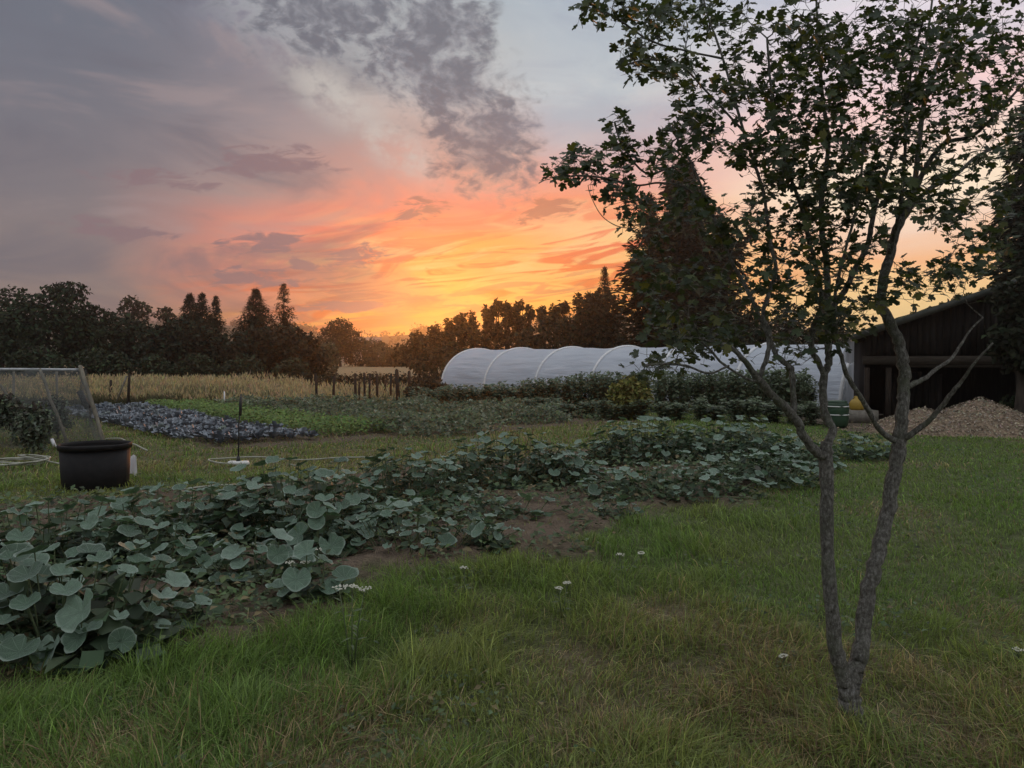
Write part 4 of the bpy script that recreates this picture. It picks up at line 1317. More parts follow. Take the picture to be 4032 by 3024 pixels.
# ------------------------------------------------------------------ fence posts at the meadow edge
posts = [(240, 822, 872, 'old_post', 'dark square fence post left of the braced post'), (277, 808, 877, 'old_post', 'taller dark post with a slanting brace'),
         (486, 846, 879, 'white_plastic', 'thin white marker post alone in front of the meadow'), (679, 848, 877, 'white_plastic', 'thin white marker post beside the dark posts'),
         (686, 810, 880, 'old_post', 'first dark post of the close-set group'), (720, 812, 878, 'old_post', 'second dark post of the close-set group'),
         (768, 808, 878, 'old_post', 'third dark post of the close-set group'), (775, 826, 874, 'old_post', 'short post just right of the third dark post'),
         (788, 806, 877, 'old_post', 'fourth tall dark post of the close-set group'), (798, 808, 878, 'old_post', 'fifth dark post of the close-set group'),
         (815, 808, 874, 'old_post', 'sixth dark post of the close-set group'), (826, 822, 870, 'old_post', 'short thin post in the close-set group'),
         (843, 808, 872, 'old_post', 'seventh dark post of the close-set group'), (861, 800, 878, 'old_post', 'thick tallest post next to the leafy row'),
         (884, 803, 862, 'old_post', 'far post just past the thick tallest post'), (930, 806, 858, 'old_post', 'far post nearest the tunnel end')]
for x, y0, y1, m, lab in posts:
    b = G(x, y1); b[2] = 0
    H = Q(x, y0, b[1])[2]
    thick = 0.045 if m == 'white_plastic' else (0.14 if 'thick' in lab else (0.09 if x < 300 else 0.075 + 0.02 * RNG.random()))
    po = thing('fence_post', lab, 'post', tuple(b), 'posts at the meadow edge')
    tl = RNG.normal(size=2) * 0.02
    mb = MB(); mb.tube([(b[0], b[1], -0.1), (b[0] + tl[0], b[1] + tl[1], H * 0.5), (b[0] + 2 * tl[0], b[1], H)], [thick / 2 * 1.05, thick / 2, thick / 2 * 0.9], 8)
    mb.obj('shaft', MATS[m], po, b, True)
    mb = MB(); mb.tube([(b[0] + 2 * tl[0], b[1], H), (b[0] + 2 * tl[0], b[1], H + thick * 0.35)], [thick / 2 * 0.9, thick * 0.12], 8); mb.obj('point', MATS[m], po, b, True)
    if x == 277:
        q = Q(252, 868, b[1]); q2 = Q(274, 812, b[1])
        mb = MB(); mb.tube([q, q2], 0.035, 6); mb.obj('brace', MATS['pole_wood'], po, b, True)

# ------------------------------------------------------------------ netting frame
NY = 13.6
def nq(x, y, dy=0.0): return Q(x, y, NY + dy)
fb = nq(100, 960); fb[2] = 0
fr_ = thing('netting_frame', 'leaning pole frame hung with fine grey netting beside the black pot', 'netting frame', tuple(fb))
topl, topr = nq(-160, 797), nq(176, 799)
mb = MB(); mb.tube(limb_path(topl, topr, 6, jit=0.006), 0.026, 8); mb.obj('top_bar', MATS['galvanised_tube'], fr_, fb, True)
for a, b_, r_ in [((173, 790), (229, 964), 0.036), ((86, 797), (150, 960), 0.027), ((-2, 830), (20, 860), 0.022), ((-70, 797), (-10, 962), 0.027)]:
    mb = MB(); A_, B_ = nq(*a), nq(*b_)
    if b_[1] > 900: B_ = nq(*b_, dy=-0.3); B_[2] = -0.02
    mb.tube(limb_path(A_, B_, 6, jit=0.006), r_, 7); mb.obj('pole', MATS['pole_wood'], fr_, fb, True)
for a, b_ in [((122, 802), (124, 868)), ((30, 800), (28, 950))]:
    mb = MB(); A_, B_ = nq(*a, dy=0.9), nq(*b_, dy=0.9); B_[2] = 0
    mb.tube([A_, B_], 0.022, 6); mb.obj('pole', MATS['pole_wood'], fr_, fb, True)
mb = MB(); mb.tube([nq(172, 845), nq(190, 882)], 0.05, 8); mb.obj('clamp', MATS['dark_iron'], fr_, fb, True)


def net(A, B, C_, D, nu, nv, w, nm, bulge=0.10, fade=None):
    """A,B top corners, C_,D bottom corners (under A,B): a hanging net of thin cords"""
    mb = MB()
    A, B, C_, D = map(np.asarray, (A, B, C_, D))
    ph = RNG.random(4) * 6
    def pt(u, v):
        p = (A * (1 - u) + B * u) * (1 - v) + (C_ * (1 - u) + D * u) * v
        off = bulge * np.sin(v * np.pi) * (0.6 + 0.6 * math.sin(5 * u + ph[0])) + 0.05 * math.sin(13 * u + ph[1] + 3 * v)
        return p + np.array([0.06 * math.sin(9 * v + 7 * u + ph[2]), -off, 0.02 * math.sin(17 * u + ph[3])])
    for i in range(nu + 1):
        u = i / nu
        q = np.array([pt(u, v) for v in np.linspace(0, 1, 14)])
        s = np.array([w / 2, 0, 0])
        mb.grid(np.stack([q - s, q + s], 0))
    for j in range(nv + 1):
        v = j / nv
        q = np.array([pt(u, v) for u in np.linspace(0, 1, 22)])
        s = np.array([0, 0, w / 2])
        mb.grid(np.stack([q - s, q + s], 0))
    o = mb.obj(nm, MATS['net_cord'], fr_, fb)
    tag(o, kind='stuff')


bl, br = nq(-150, 966, -0.5), nq(222, 966, -0.4)
for v in (bl, br): v[2] = 0.04
net(topl + [0, -.03, 0], topr + [0, -.03, 0], bl, br, 125, 52, 0.0042, 'netting')
bl2, br2 = nq(-150, 940, 1.6), nq(190, 930, 1.5)
for v in (bl2, br2): v[2] = 0.04
net(topl + [0, .03, 0], topr + [0, .03, 0], bl2, br2, 110, 46, 0.0036, 'netting', -0.1)
net(topr + [0, -.03, 0], topr + [0, .05, 0], br, br2, 30, 46, 0.0036, 'netting', 0.0)
# board edge holding the net down, and a pale lath on the grass
mb = MB(); A_, B_ = nq(112, 940, -.4), nq(118, 950, -.5); A_[2] = 0.16; B_[2] = 0.05
mb.tube([A_, B_], 0.03, 6); mb.obj('ground_bar', MATS['white_pipe'], fr_, fb, True)
mb = MB(); A_, B_ = nq(118, 950, -.5), nq(163, 958, -.6); A_[2] = 0.05; B_[2] = 0.04
mb.tube([A_, B_], 0.022, 6); mb.obj('ground_bar', MATS['white_pipe'], fr_, fb, True)
# berry bushes under the net
for x, y, h_, w_, lab in [(30, 985, 1.0, 84, 'largest dark berry bush under the net behind the coiled hose'), (80, 960, .85, 60, 'smaller berry bush under the net near the slanting poles'), (-60, 980, .9, 70, 'berry bush under the net mostly cut off by the picture edge')]:
    b = G(x, y); top_y = 780 + (EYE - h_) * F / b[1] * 2.16
    broad_tree('berry_bush', lab, x, b[1] + 0.3, top_y, w_, [(RNG.uniform(-.8, .8), RNG.uniform(.2, .8), RNG.uniform(.22, .5), RNG.uniform(.6, 1.3)) for _ in range(9)], 2400, 0.075, (0.125, 0.145, 0.10), 'berry bushes under the net', cat='bush', trunk=False, twig=True, inner=0.15)

# ------------------------------------------------------------------ black pot
pb = np.array([pot_c[0], pot_c[1], 0.0]); ph_ = 0.52; pr = 0.385
pot = thing('plant_pot', 'big round black plastic pot standing on the grass', 'pot', tuple(pb))
mb = MB(); lathe(mb, pb, [(0, 0), (pr * .91, 0), (pr * .94, .02), (pr * .985, ph_ - .055), (pr * .985, ph_ - .055), (pr * .95, ph_ - .06), (pr * .90, .20)], 40); mb.obj('body', MATS['black_plastic'], pot, pb, True)
mb = MB(); lathe(mb, pb, [(pr * .975, ph_ - .06), (pr * 1.03, ph_ - .058), (pr * 1.035, ph_ - .012), (pr * 1.02, ph_), (pr * .985, ph_), (pr * .965, ph_ - .03), (pr * .965, ph_ - .06)], 40); mb.obj('rim', MATS['black_plastic'], pot, pb, True)
mb = MB(); lathe(mb, pb, [(pr * .93, .36), (pr * .6, .375), (0, .37)], 30); mb.obj('compost', MATS['compost'], pot, pb, True)

# ------------------------------------------------------------------ hoses, stake, litter
def ground_tube(name, pix, r, mat, label, cat, z=0.05, k=40):
    pts = np.array([G(*q) for q in pix])
    d = np.concatenate([[0], np.cumsum(np.linalg.norm(np.diff(pts, axis=0), axis=1))])
    s = np.linspace(0, d[-1], k)
    q = np.stack([np.interp(s, d, pts[:, i]) for i in range(3)], 1)
    for _ in range(3):
        q[1:-1] = (q[:-2] + 2 * q[1:-1] + q[2:]) / 4
    q[:, 2] = tz(q[:, 0], q[:, 1]) + z + 0.01 * np.sin(s * 5)
    base = (q[k // 2, 0], q[k // 2, 1], 0)
    o = MB().tube(q, r, 7).obj(name, mat, base=base, smooth=True)
    return tag(o, label, cat)
ground_tube('garden_hose', [(500, 1004), (470, 1003), (452, 998), (449, 993), (470, 992), (510, 990), (560, 989), (640, 990), (700, 991), (775, 990), (830, 986)], 0.011, MATS['pale_hose'], 'pale hose lying along the grass path beside the stake', 'hose', 0.045, 70)
ground_tube('garden_hose', [(228, 958), (260, 958), (283, 966), (300, 974), (318, 980)], 0.014, MATS['pale_hose'], 'short end of pale hose on the grass behind the black pot', 'hose', 0.06)
ground_tube('garden_hose', [(395, 1070), (470, 1062), (560, 1059), (640, 1060)], 0.012, MATS['pale_hose'], 'thin drip line half hidden by pumpkin leaves', 'hose', 0.07)
cc = G(25, 1007)
th_ = np.linspace(0, 2 * np.pi * 4.3, 160)
rr = 0.44 + 0.05 * np.sin(th_ * 0.73) + 0.03 * np.sin(th_ * 1.31)
q = np.stack([cc[0] + rr * np.cos(th_), cc[1] + 0.85 * rr * np.sin(th_), tz1(cc[0], cc[1]) + 0.05 + 0.012 * th_ / 6.28 + 0.02 * np.sin(th_ * 1.7)], 1)
q = np.vstack([q, [[cc[0] + .75, cc[1] - .1, .05], [cc[0] + .95, cc[1] - .25, .05]]])
tag(MB().tube(q, 0.011, 7).obj('hose_coil', MATS['pale_hose'], base=(cc[0], cc[1], 0), smooth=True), 'coiled white hose lying on the grass left of the pot', 'hose')
sb_ = G(515, 999); sb_[2] = tz1(sb_[0], sb_[1])
stk = thing('sprinkler_stake', 'thin dark sprinkler stake with a white foot in the grass path', 'sprinkler', tuple(sb_))
Hs = Q(518, 846, sb_[1])[2]
mb = MB(); mb.tube([sb_ + [0, 0, .02], sb_ + [.012, 0, Hs * .6], sb_ + [.035, 0, Hs * .75]], 0.011, 6); mb.obj('rod', MATS['dark_iron'], stk, sb_, True)
mb = MB(); mb.tube([sb_ + [.035, 0, Hs * .70], sb_ + [.04, 0, Hs * .86], sb_ + [.05, 0, Hs]], [.020, .024, .010], 8); mb.obj('nozzle', MATS['dark_iron'], stk, sb_, True)
mb = MB(); mb.box(sb_ + np.array([0, 0, .035]), (.32, .10, .05), taper=.85); foot_ = mb.obj('foot', MATS['white_plastic'], stk, sb_)
mb = MB(); mb.tube([sb_ + [0, 0, .05], sb_ + [0, 0, .13]], [.035, .02], 8); mb.obj('socket', MATS['dark_iron'], foot_, sb_, True)
c = G(287, 1030); mb = MB()
u = np.linspace(0, 1, 8); vv = np.linspace(0, 1, 6)
Pn = np.array([[(c[0] + (b - .5) * .16 * (1 - .4 * a), c[1] + .05 * math.sin(5 * b) + .05 * a, .02 + .24 * a + .02 * math.sin(7 * b)) for b in vv] for a in u])
mb.grid(Pn); tag(mb.obj('plastic_scrap', MATS['sheet_plastic'], base=tuple(c), smooth=True), 'small pale plastic scrap standing in the grass right of the pot', 'scrap')

# ------------------------------------------------------------------ purple bed
def cabbage_mesh(seed):
    r = np.random.default_rng(seed)
    mb = MB()
    nl = 11
    for i in range(nl):
        a = i * 2.399 + r.uniform(-.3, .3)
        up = 0.25 + 0.75 * i / nl
        d = np.array([math.cos(a), math.sin(a), 0])
        L = 0.26 * (1.15 - 0.5 * i / nl) * r.uniform(.85, 1.15); W = L * 0.72
        side = np.array([-d[1], d[0], 0])
        pts = []
        for t in (0.12, 0.5, 0.85, 1.0):
            c = d * L * t * (1.15 - 0.55 * up) + np.array([0, 0, 0.05 + L * t * up * 0.95 + 0.03 * math.sin(t * 5 + i)])
            w = W * (0.25, 0.85, 0.9, 0.45)[(0.12, 0.5, 0.85, 1.0).index(t)]
            cup = 0.22 * w
            pts.append([c - side * w / 2 + [0, 0, cup], c - d * 0.012, c + side * w / 2 + [0, 0, cup * r.uniform(.5, 1.3)]])
        mb.grid(np.array(pts))
    return mb
cab_src = []
for sd in range(5):
    o = cabbage_mesh(sd).obj('purple_kale', MATS['cabbage_leaf'], smooth=True)
    cab_src.append(o)
ci = 0
for ir in range(7):
    s = 0.0 + RNG.uniform(0, .2)
    while s < 13.0:
        t = -1.05 + ir * 0.33 + RNG.uniform(-.05, .05)
        if not (ir == 0 and s > 11.8):
            x, y = row_xy(s, t)
            o = cab_src[ci] if ci < 5 else inst(cab_src[int(RNG.integers(5))])
            ci += 1
            o.location = (x, y, tz1(x, y))
            o.rotation_euler = (RNG.uniform(-.1, .1), RNG.uniform(-.1, .1), RNG.uniform(0, 6.28))
            sc_ = RNG.uniform(0.55, 0.8)
            o.scale = (sc_, sc_, sc_ * RNG.uniform(1.0, 1.35))
            tag(o, 'dusky purple leafy brassica in the long close-planted bed', 'kale', 'purple brassicas in the long bed')
        s += 0.315 + RNG.uniform(-.05, .05)

# ------------------------------------------------------------------ tall leafy row before the tunnel
def leafy_plant_parts(seed, h, w):
    r = np.random.default_rng(seed)
    st = MB(); lv = MB()
    for k in range(13):
        a = r.uniform(0, 6.283); e = np.array([math.cos(a), math.sin(a)]) * w * r.uniform(.05, 1.0)
        hh_ = h * r.uniform(.72, 1.08)
        p0 = np.array([e[0] * .25, e[1] * .25, 0]); p1 = np.array([e[0], e[1], hh_])
        q = limb_path(p0, p1, 6)
        st.tube(q, np.linspace(.010, .004, 6), 4)
        n = 34
        tt_ = r.random(n) ** 0.7
        pos = p0 * (1 - tt_[:, None]) + p1 * tt_[:, None] + r.normal(size=(n, 3)) * [.05, .05, .02]
        hd = r.normal(size=(n, 3)); hd[:, 2] = np.abs(hd[:, 2]) * .4 + .1
        L = r.uniform(.09, .17, n)
        V, T = rhombs(pos, r.normal(size=(n, 3)) * .45 + [0, -.2, 1.0], hd, L, L * .52)
        lv.add(V, T, col=np.repeat((np.array([0.118, 0.155, 0.088]) * (1 + .3 * r.normal(size=(n, 1)).clip(-2, 2))), 4, 0))
    return st, lv


lsrc = []
def place_leafy(x, y, h, w, label, group, tintc=None):
    key = int(RNG.integers(4))
    t = thing('leafy_plant', label, 'plant', (x, y, tz1(x, y)), group)
    while len(lsrc) <= key:
        st, lv = leafy_plant_parts(len(lsrc) + 20, 1.0, .34)
        lsrc.append((st, lv))
    if isinstance(lsrc[key][0], MB):
        so = lsrc[key][0].obj('stems', MATS['green_stem']); lo = lsrc[key][1].obj('foliage', MATS['leaf_from_tint'])
        lsrc[key] = (so, lo)
        so.parent = t; lo.parent = t
    else:
        so = inst(lsrc[key][0], t); lo = inst(lsrc[key][1], t)
    tag(so, kind='stuff'); tag(lo, kind='stuff')
    t.scale = (w, w, h)
    t.rotation_euler = (0, 0, RNG.uniform(-.6, .6))
    return t
for i in range(30):
    f = i / 29
    for rw in range(2):
        px = 905 + (1738 - 905) * f
        Yl = 25.2 - 4.0 * f + rw * 0.75 + RNG.uniform(-.15, .15)
        yt = np.interp(px, [880, 960, 1050, 1200, 1300, 1450, 1600, 1790], [846, 838, 834, 820, 812, 806, 802, 806]) + RNG.uniform(-6, 7)
        h = Q(px, yt, Yl)[2]
        x = Q(px + RNG.uniform(-8, 8), 800, Yl)[0]
        place_leafy(x, Yl, max(.45, h), RNG.uniform(.85, 1.25), ('tall dark leafy plant in the front line of the row before the tunnel' if rw == 0 else 'tall dark leafy plant in the back line against the tunnel'), 'tall plants before the tunnel, line %d' % (rw + 1))
# lower ferny plants and the paler shrub before the row
for i in range(17):
    px = 1150 + i * 40 + RNG.uniform(-10, 10)
    Yl = 21.5 - 3.6 * (i / 16) + RNG.uniform(-.3, .3)
    h = RNG.uniform(.30, .55)
    t = place_leafy(Q(px, 800, Yl)[0], Yl, h, RNG.uniform(.9, 1.3), 'low leafy plant in the line at the foot of the tall row', 'low plants at the foot of the tall row')
b = G(1365, 905)
broad_tree('golden_shrub', 'yellow-green leafy shrub glowing in front of the dark tall row', 1362, 20.6, 812, 46, [(-0.45, .5, .55, .9), (0.4, .5, .6, .9), (0.0, .75, .55, .7), (-.1, .3, .8, .8)], 1500, 0.13, (0.17, 0.165, 0.050), None, cat='shrub', twig=False)
broad_tree('dark_shrub', 'brownish rounded bush at the far end of the tall row by the thick post', 925, 26.0, 818, 52, [(-0.4, .5, .6, .8), (0.4, .5, .6, .8), (0.0, .75, .55, .6)], 2200, 0.12, (0.058, 0.052, 0.034), None, cat='shrub', twig=False)


# ------------------------------------------------------------------ pumpkins
def pumpkin_leaf(seed, lobed):
    r = np.random.default_rng(seed)
    m = 26
    th = np.linspace(0, 2 * np.pi, m, endpoint=False)       # 0 = tip (+y), pi = sinus at the petiole
    base = 1.0 - 0.10 * (1 - np.cos(th)) / 2
    sinus = 1 - 0.50 * np.exp(-((np.abs(th - np.pi)) / 0.26) ** 2)
    lob = 1 + lobed * np.cos(5 * th) + 0.022 * np.sin(11 * th + r.uniform(0, 6)) + 0.014 * r.normal(size=m)
    R_ = base * sinus * lob
    V = [(0, 0, 0)]
    off = np.array([0, -0.12, 0])
    dish = r.uniform(.22, .50); wav = r.uniform(.04, .10); k_ = r.integers(4, 7); ph = r.uniform(0, 6); fold = r.uniform(-.05, .18)
    rings = (0.33, 0.7, 1.0)
    for q in rings:
        rr = R_ * q
        x = rr * np.sin(th); y = rr * np.cos(th) * 1.05
        z = dish * (rr ** 1.6) + wav * q ** 2 * np.sin(k_ * th + ph) + fold * np.abs(x) - 0.10 * np.maximum(0, y) ** 2 * q + 0.03 * np.abs(np.sin(4.5 * th)) * q
        if q == 1.0: z = z - 0.05
        V += list(np.stack([x, y, z], 1))
    V = np.array(V)
    T = [[0, 1 + (i + 1) % m, 1 + i] for i in range(m)]
    Qd = []
    for g in range(len(rings) - 1):
        a = 1 + g * m; b = a + m
        Qd += [[a + i, a + (i + 1) % m, b + (i + 1) % m, b + i] for i in range(m)]
    me = build('leaf', V, [np.array(T), np.array(Qd)], MATS['pumpkin_leaf'], smooth=True)
    return me


LEAF_R = [pumpkin_leaf(40 + i, 0.015) for i in range(5)]
LEAF_L = [pumpkin_leaf(60 + i, 0.06) for i in range(4)]
used_src = set()


def pumpkin_plant(label, px, py, rx, ry, h, n, size, lobed=0.2, droop=0.0, sparse=0.0, blossom=0):
    c = G(px, py); c[2] = tz1(c[0], c[1]) + 0.02
    t = thing('pumpkin_plant', label, 'pumpkin plant', tuple(c), 'pumpkin plants in the bed')
    stems = MB(); stems.tube([(0, 0, -.03), (0.02, 0, h * .3)], [.02, .012], 6)
    placed = []
    n = int(n * 1.42); size *= .70; h *= .90; rx *= .95; ry *= .95
    for i in range(n):
        best = None
        for tries in range(10):
            a = RNG.uniform(0, 6.283); q = RNG.random() ** 0.42
            lump = 1 + 0.16 * math.sin(3 * a + px) + 0.10 * math.sin(5 * a + py)
            x, y = rx * q * lump * math.cos(a), ry * q * lump * math.sin(a)
            z = h * (1 - q ** 2.2) * RNG.uniform(.80, 1.10) + .05 + .05 * RNG.random()
            s = size * (0.55 + 0.75 * RNG.random() ** 0.8)
            pz = np.array([x, y, z])
            g = min([np.linalg.norm((pz - p_) * [1, 1, 1.5]) / (0.5 * (s + s_)) for p_, s_ in placed] + [9])
            if best is None or g > best[0]: best = (g, pz, s, q, a)
            if g > 0.85: break
        g, pz, s, q, a = best
        x, y = pz[0], pz[1]
        placed.append((pz, s))
        slope = np.array([math.cos(a) / rx, math.sin(a) / ry, 0]) * h * 1.5 * q ** 1.2
        slope = slope * min(1.0, 0.20 / (0.34 * np.linalg.norm(slope) + 1e-6))
        nr = np.array([0, -.02, 1.0]) + slope * 0.34 + np.array([math.cos(a), math.sin(a) - .4, 0]) * droop + RNG.normal(size=3) * .20
        hd = np.array([math.cos(a), math.sin(a), 0]) + RNG.normal(size=3) * .6 + np.array([0, -.25, 0])
        M = frame_from(nr[None], hd[None])[0]
        src = (LEAF_L if RNG.random() < lobed else LEAF_R)
        k_ = int(RNG.integers(len(src))); so = src[k_]
        m4 = mat4(M, pz, s * 0.5)
        if so.name in used_src:
            o = inst(so, t, m4)
        else:
            used_src.add(so.name); so.parent = t; so.matrix_local = m4
        f0 = np.array([x * .72, y * .72, -.01])
        stems.tube([f0, f0 * .5 + pz * .5 + RNG.normal(size=3) * .02, pz], [.006, .005, .004], 4, cap=False)
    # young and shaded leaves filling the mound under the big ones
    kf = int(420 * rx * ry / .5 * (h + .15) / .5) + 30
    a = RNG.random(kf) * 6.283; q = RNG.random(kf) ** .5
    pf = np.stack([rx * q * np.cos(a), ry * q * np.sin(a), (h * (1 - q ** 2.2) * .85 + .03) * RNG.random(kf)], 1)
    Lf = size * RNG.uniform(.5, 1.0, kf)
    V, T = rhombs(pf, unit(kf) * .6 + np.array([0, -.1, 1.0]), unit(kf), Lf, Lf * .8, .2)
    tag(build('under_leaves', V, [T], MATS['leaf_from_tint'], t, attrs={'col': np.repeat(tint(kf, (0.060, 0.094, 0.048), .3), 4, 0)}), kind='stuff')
    for _ in range(3):
        a = RNG.uniform(0, 6.28)
        stems.tube([(0, 0, .02), (rx * .5 * math.cos(a), ry * .5 * math.sin(a), .03), (rx * .95 * math.cos(a + .2), ry * .95 * math.sin(a + .2), .03)], [.012, .010, .006], 5)
    tag(stems.obj('stems', MATS['green_stem'], t, smooth=True), kind='stuff')
    for _ in range(blossom):
        a = RNG.uniform(-2.6, -.5); x, y = rx * .8 * math.cos(a), ry * .8 * math.sin(a)
        mb = MB()
        for k in range(5):
            b = k * 1.2566; d = np.array([math.cos(b), math.sin(b), 0]); sd = np.array([-d[1], d[0], 0])
            o0 = np.array([x, y, .16])
            mb.add([o0, o0 + d * .035 + sd * .022 + [0, 0, .045], o0 + d * .062 + [0, 0, .06], o0 + d * .035 - sd * .022 + [0, 0, .045]], [[0, 1, 2], [0, 2, 3]])
        mb.obj('blossom', MATS['pumpkin_blossom'], t)
    return t


pumpkin_plant('biggest pumpkin plant in the near left corner, broad grey-green leaves', 150, 1385, .78, .50, .46, 38, .205, .15, .05)
pumpkin_plant('pumpkin plant half cut off by the left edge, low by the corner', -90, 1370, .70, .55, .46, 32, .205, .15)
pumpkin_plant('single huge drooping pumpkin leaf clump in front of the near left plant', 235, 1440, .26, .14, .24, 4, .30, .4, .9)
pumpkin_plant('pumpkin plant at the left edge in front of the black pot', 100, 1222, .95, .48, .42, 40, .195, .15)
pumpkin_plant('shadowy pumpkin plant between the left edge and the middle mound', 300, 1235, .62, .42, .30, 22, .205, .2)
pumpkin_plant('spreading pumpkin plant just right of the black pot', 385, 1165, .95, .62, .44, 48, .19, .15)
pumpkin_plant('tall rounded pumpkin mound right of centre-left with paddle-like leaves', 640, 1150, 1.02, .66, .60, 74, .20, .08)
pumpkin_plant('low bright pumpkin plant with scalloped leaves by the bare soil', 545, 1255, .50, .28, .28, 20, .19, .7)
pumpkin_plant('dark drooping pumpkin clump with leaves hanging down', 690, 1205, .30, .22, .34, 10, .24, .5, .8)
pumpkin_plant('long low pumpkin runner with scalloped leaves at the front middle', 905, 1190, .85, .36, .20, 34, .165, .8)
pumpkin_plant('small lone pumpkin plant next to the white yarrow heads', 680, 1305, .26, .16, .24, 6, .20, .3, .3)
pumpkin_plant('dense pumpkin mound in the middle with upward cupped leaves', 880, 1085, .80, .56, .52, 54, .18, .08)
pumpkin_plant('highest pumpkin mound at the centre of the bed', 1095, 1048, 1.15, .66, .62, 76, .19, .08)
pumpkin_plant('pumpkin plant on the right flank of the central mound', 1215, 1040, .62, .5, .36, 28, .19, .15)
pumpkin_plant('thin sparse pumpkin plant on the bare soil below the central mound', 1000, 1125, .85, .42, .18, 22, .17, .4)
pumpkin_plant('large pumpkin mound at the far right of the grass path', 1400, 1000, 1.05, .85, .62, 76, .185, .1)
pumpkin_plant('far pumpkin mound behind the maple limbs', 1580, 995, 1.15, .95, .56, 80, .185, .15)
pumpkin_plant('pumpkin plant touching the left maple stem', 1715, 1012, .72, .62, .34, 36, .18, .3)
pumpkin_plant('wide low pumpkin plant along the right grass edge', 1440, 1078, 1.15, .50, .30, 44, .175, .5)
pumpkin_plant('pumpkin plant at the right corner of the bed, pale scalloped leaves', 1625, 1050, .92, .52, .32, 46, .18, .5)
pumpkin_plant('pumpkin plant seen between the two maple stems', 1845, 990, .70, .5, .32, 26, .185, .3)
pumpkin_plant('small flat pumpkin seedling by itself on the bare soil', 1330, 1125, .30, .20, .10, 8, .13, .5)
pumpkin_plant('lone upright pumpkin leaf at the front edge of the bed', 1052, 1205, .12, .08, .14, 3, .20, .1, .9)

# ------------------------------------------------------------------ yarrow
def yarrow(label, px, py, heads, h):
    b = G(px, py); b[2] = tz1(b[0], b[1])
    t = thing('yarrow_plant', label, 'flower', tuple(b), 'white yarrow in the grass')
    st = MB()
    for i, (dx, dy, r_) in enumerate(heads):
        top = np.array([dx, dy, h * RNG.uniform(.88, 1.08)])
        st.tube([(dx * .15, dy * .15, 0), (dx * .5, dy * .5, h * .5), top], [.004, .003, .0025], 5)
        fl_ = MB()
        for k in range(20):
            q = 0.8 * r_ * math.sqrt(RNG.random()); a = RNG.uniform(0, 6.28)
            c = top + np.array([q * math.cos(a), q * math.sin(a), .012 - q * q * 3 + RNG.uniform(-.004, .006)])
            w_ = RNG.uniform(.004, .0075)
            fl_.add([c + [-w_, 0, 0], c + [0, -w_, 0], c + [w_, 0, 0], c + [0, w_, 0], c + [0, 0, .006]], [[0, 1, 4], [1, 2, 4], [2, 3, 4], [3, 0, 4]])
            if k % 3 == 0: st.tube([top - [0, 0, .03], c], .0014, 3, cap=False)
        tag(fl_.obj('flower_head', MATS['yarrow_petal'], t), kind='stuff')
        for k in range(6):
            f = RNG.uniform(.1, .8); p_ = np.array([[dx * f, dy * f, h * f]]); L = np.array([.06])
            V, T = rhombs(p_, np.array([[RNG.normal() * .3, RNG.normal() * .3, 1.0]]), RNG.normal(size=(1, 3)), L, L * .25)
            st.add(V, T)
    tag(st.obj('stems', MATS['green_stem'], t), kind='stuff')
yarrow('tallest yarrow with three cream flower heads in the front grass', 760, 1440, [(-.06, 0, .045), (.06, .02, .05), (.02, -.08, .04)], .42)
yarrow('yarrow with a wide white head between the pumpkin leaves', 640, 1305, [(-.03, 0, .055), (.05, .02, .05)], .26)
yarrow('single white yarrow head over the dark soil', 683, 1255, [(0, 0, .05)], .20)
yarrow('lone white yarrow head in the middle of the grass edge', 1003, 1310, [(0, 0, .03)], .22)
yarrow('small branched yarrow head right of the middle', 1214, 1335, [(-.02, 0, .03), (.03, .02, .028)], .18)
yarrow('two faint yarrow heads at the right end of the bed', 1345, 1240, [(-.02, 0, .035), (.14, .05, .03)], .13)
yarrow('tiny white yarrow by the brown patch near the maple foot', 1690, 1440, [(0, 0, .03)], .07)
yarrow('yarrow head at the right edge of the lawn', 2200, 1430, [(0, 0, .035)], .09)


# ------------------------------------------------------------------ young maple in the foreground
MY = 3.25
mbase = P(3352, 2850, MY); mbase[2] = tz1(mbase[0], mbase[1])
maple = thing('maple_tree', 'young multi-stemmed maple with lobed leaves standing in the near grass', 'tree', tuple(mbase))
NODES, NRAD = [], []


def limb(pts, name='limb', end=0.004):
    """pts: (sx, sy, distance, radius in photograph pixels)"""
    p = np.array([P(a, b, MY + c) for a, b, c, r in pts]); r = np.array([max(0.92 * d / 3.9375 * (MY + c) / F, end) for a, b, c, d in pts])
    # smooth resampling
    k = len(p); t = np.arange(k); tt = np.linspace(0, k - 1, (k - 1) * 5 + 1)
    q = np.zeros((len(tt), 3))
    for i, u in enumerate(tt):
        j = min(int(u), k - 2); f = u - j
        p0 = p[max(j - 1, 0)]; p1 = p[j]; p2 = p[j + 1]; p3 = p[min(j + 2, k - 1)]
        q[i] = 0.5 * ((2 * p1) + (p2 - p0) * f + (2 * p0 - 5 * p1 + 4 * p2 - p3) * f * f + (3 * p1 - p0 - 3 * p2 + p3) * f ** 3)
    rr = np.interp(tt, t, r) * (1 + 0.05 * np.sin(tt * 7.3) + 0.03 * RNG.normal(size=len(tt)))
    q[1:-1] += RNG.normal(size=(len(q) - 2, 3)) * rr[1:-1, None] * 0.10
    mb = MB(); mb.tube(q, rr, 12 if rr.max() > 0.02 else 8)
    mb.obj(name, MATS['maple_bark'], maple, mbase, True)
    for a, b in zip(q, rr):
        NODES.append(a); NRAD.append(b)
    return q


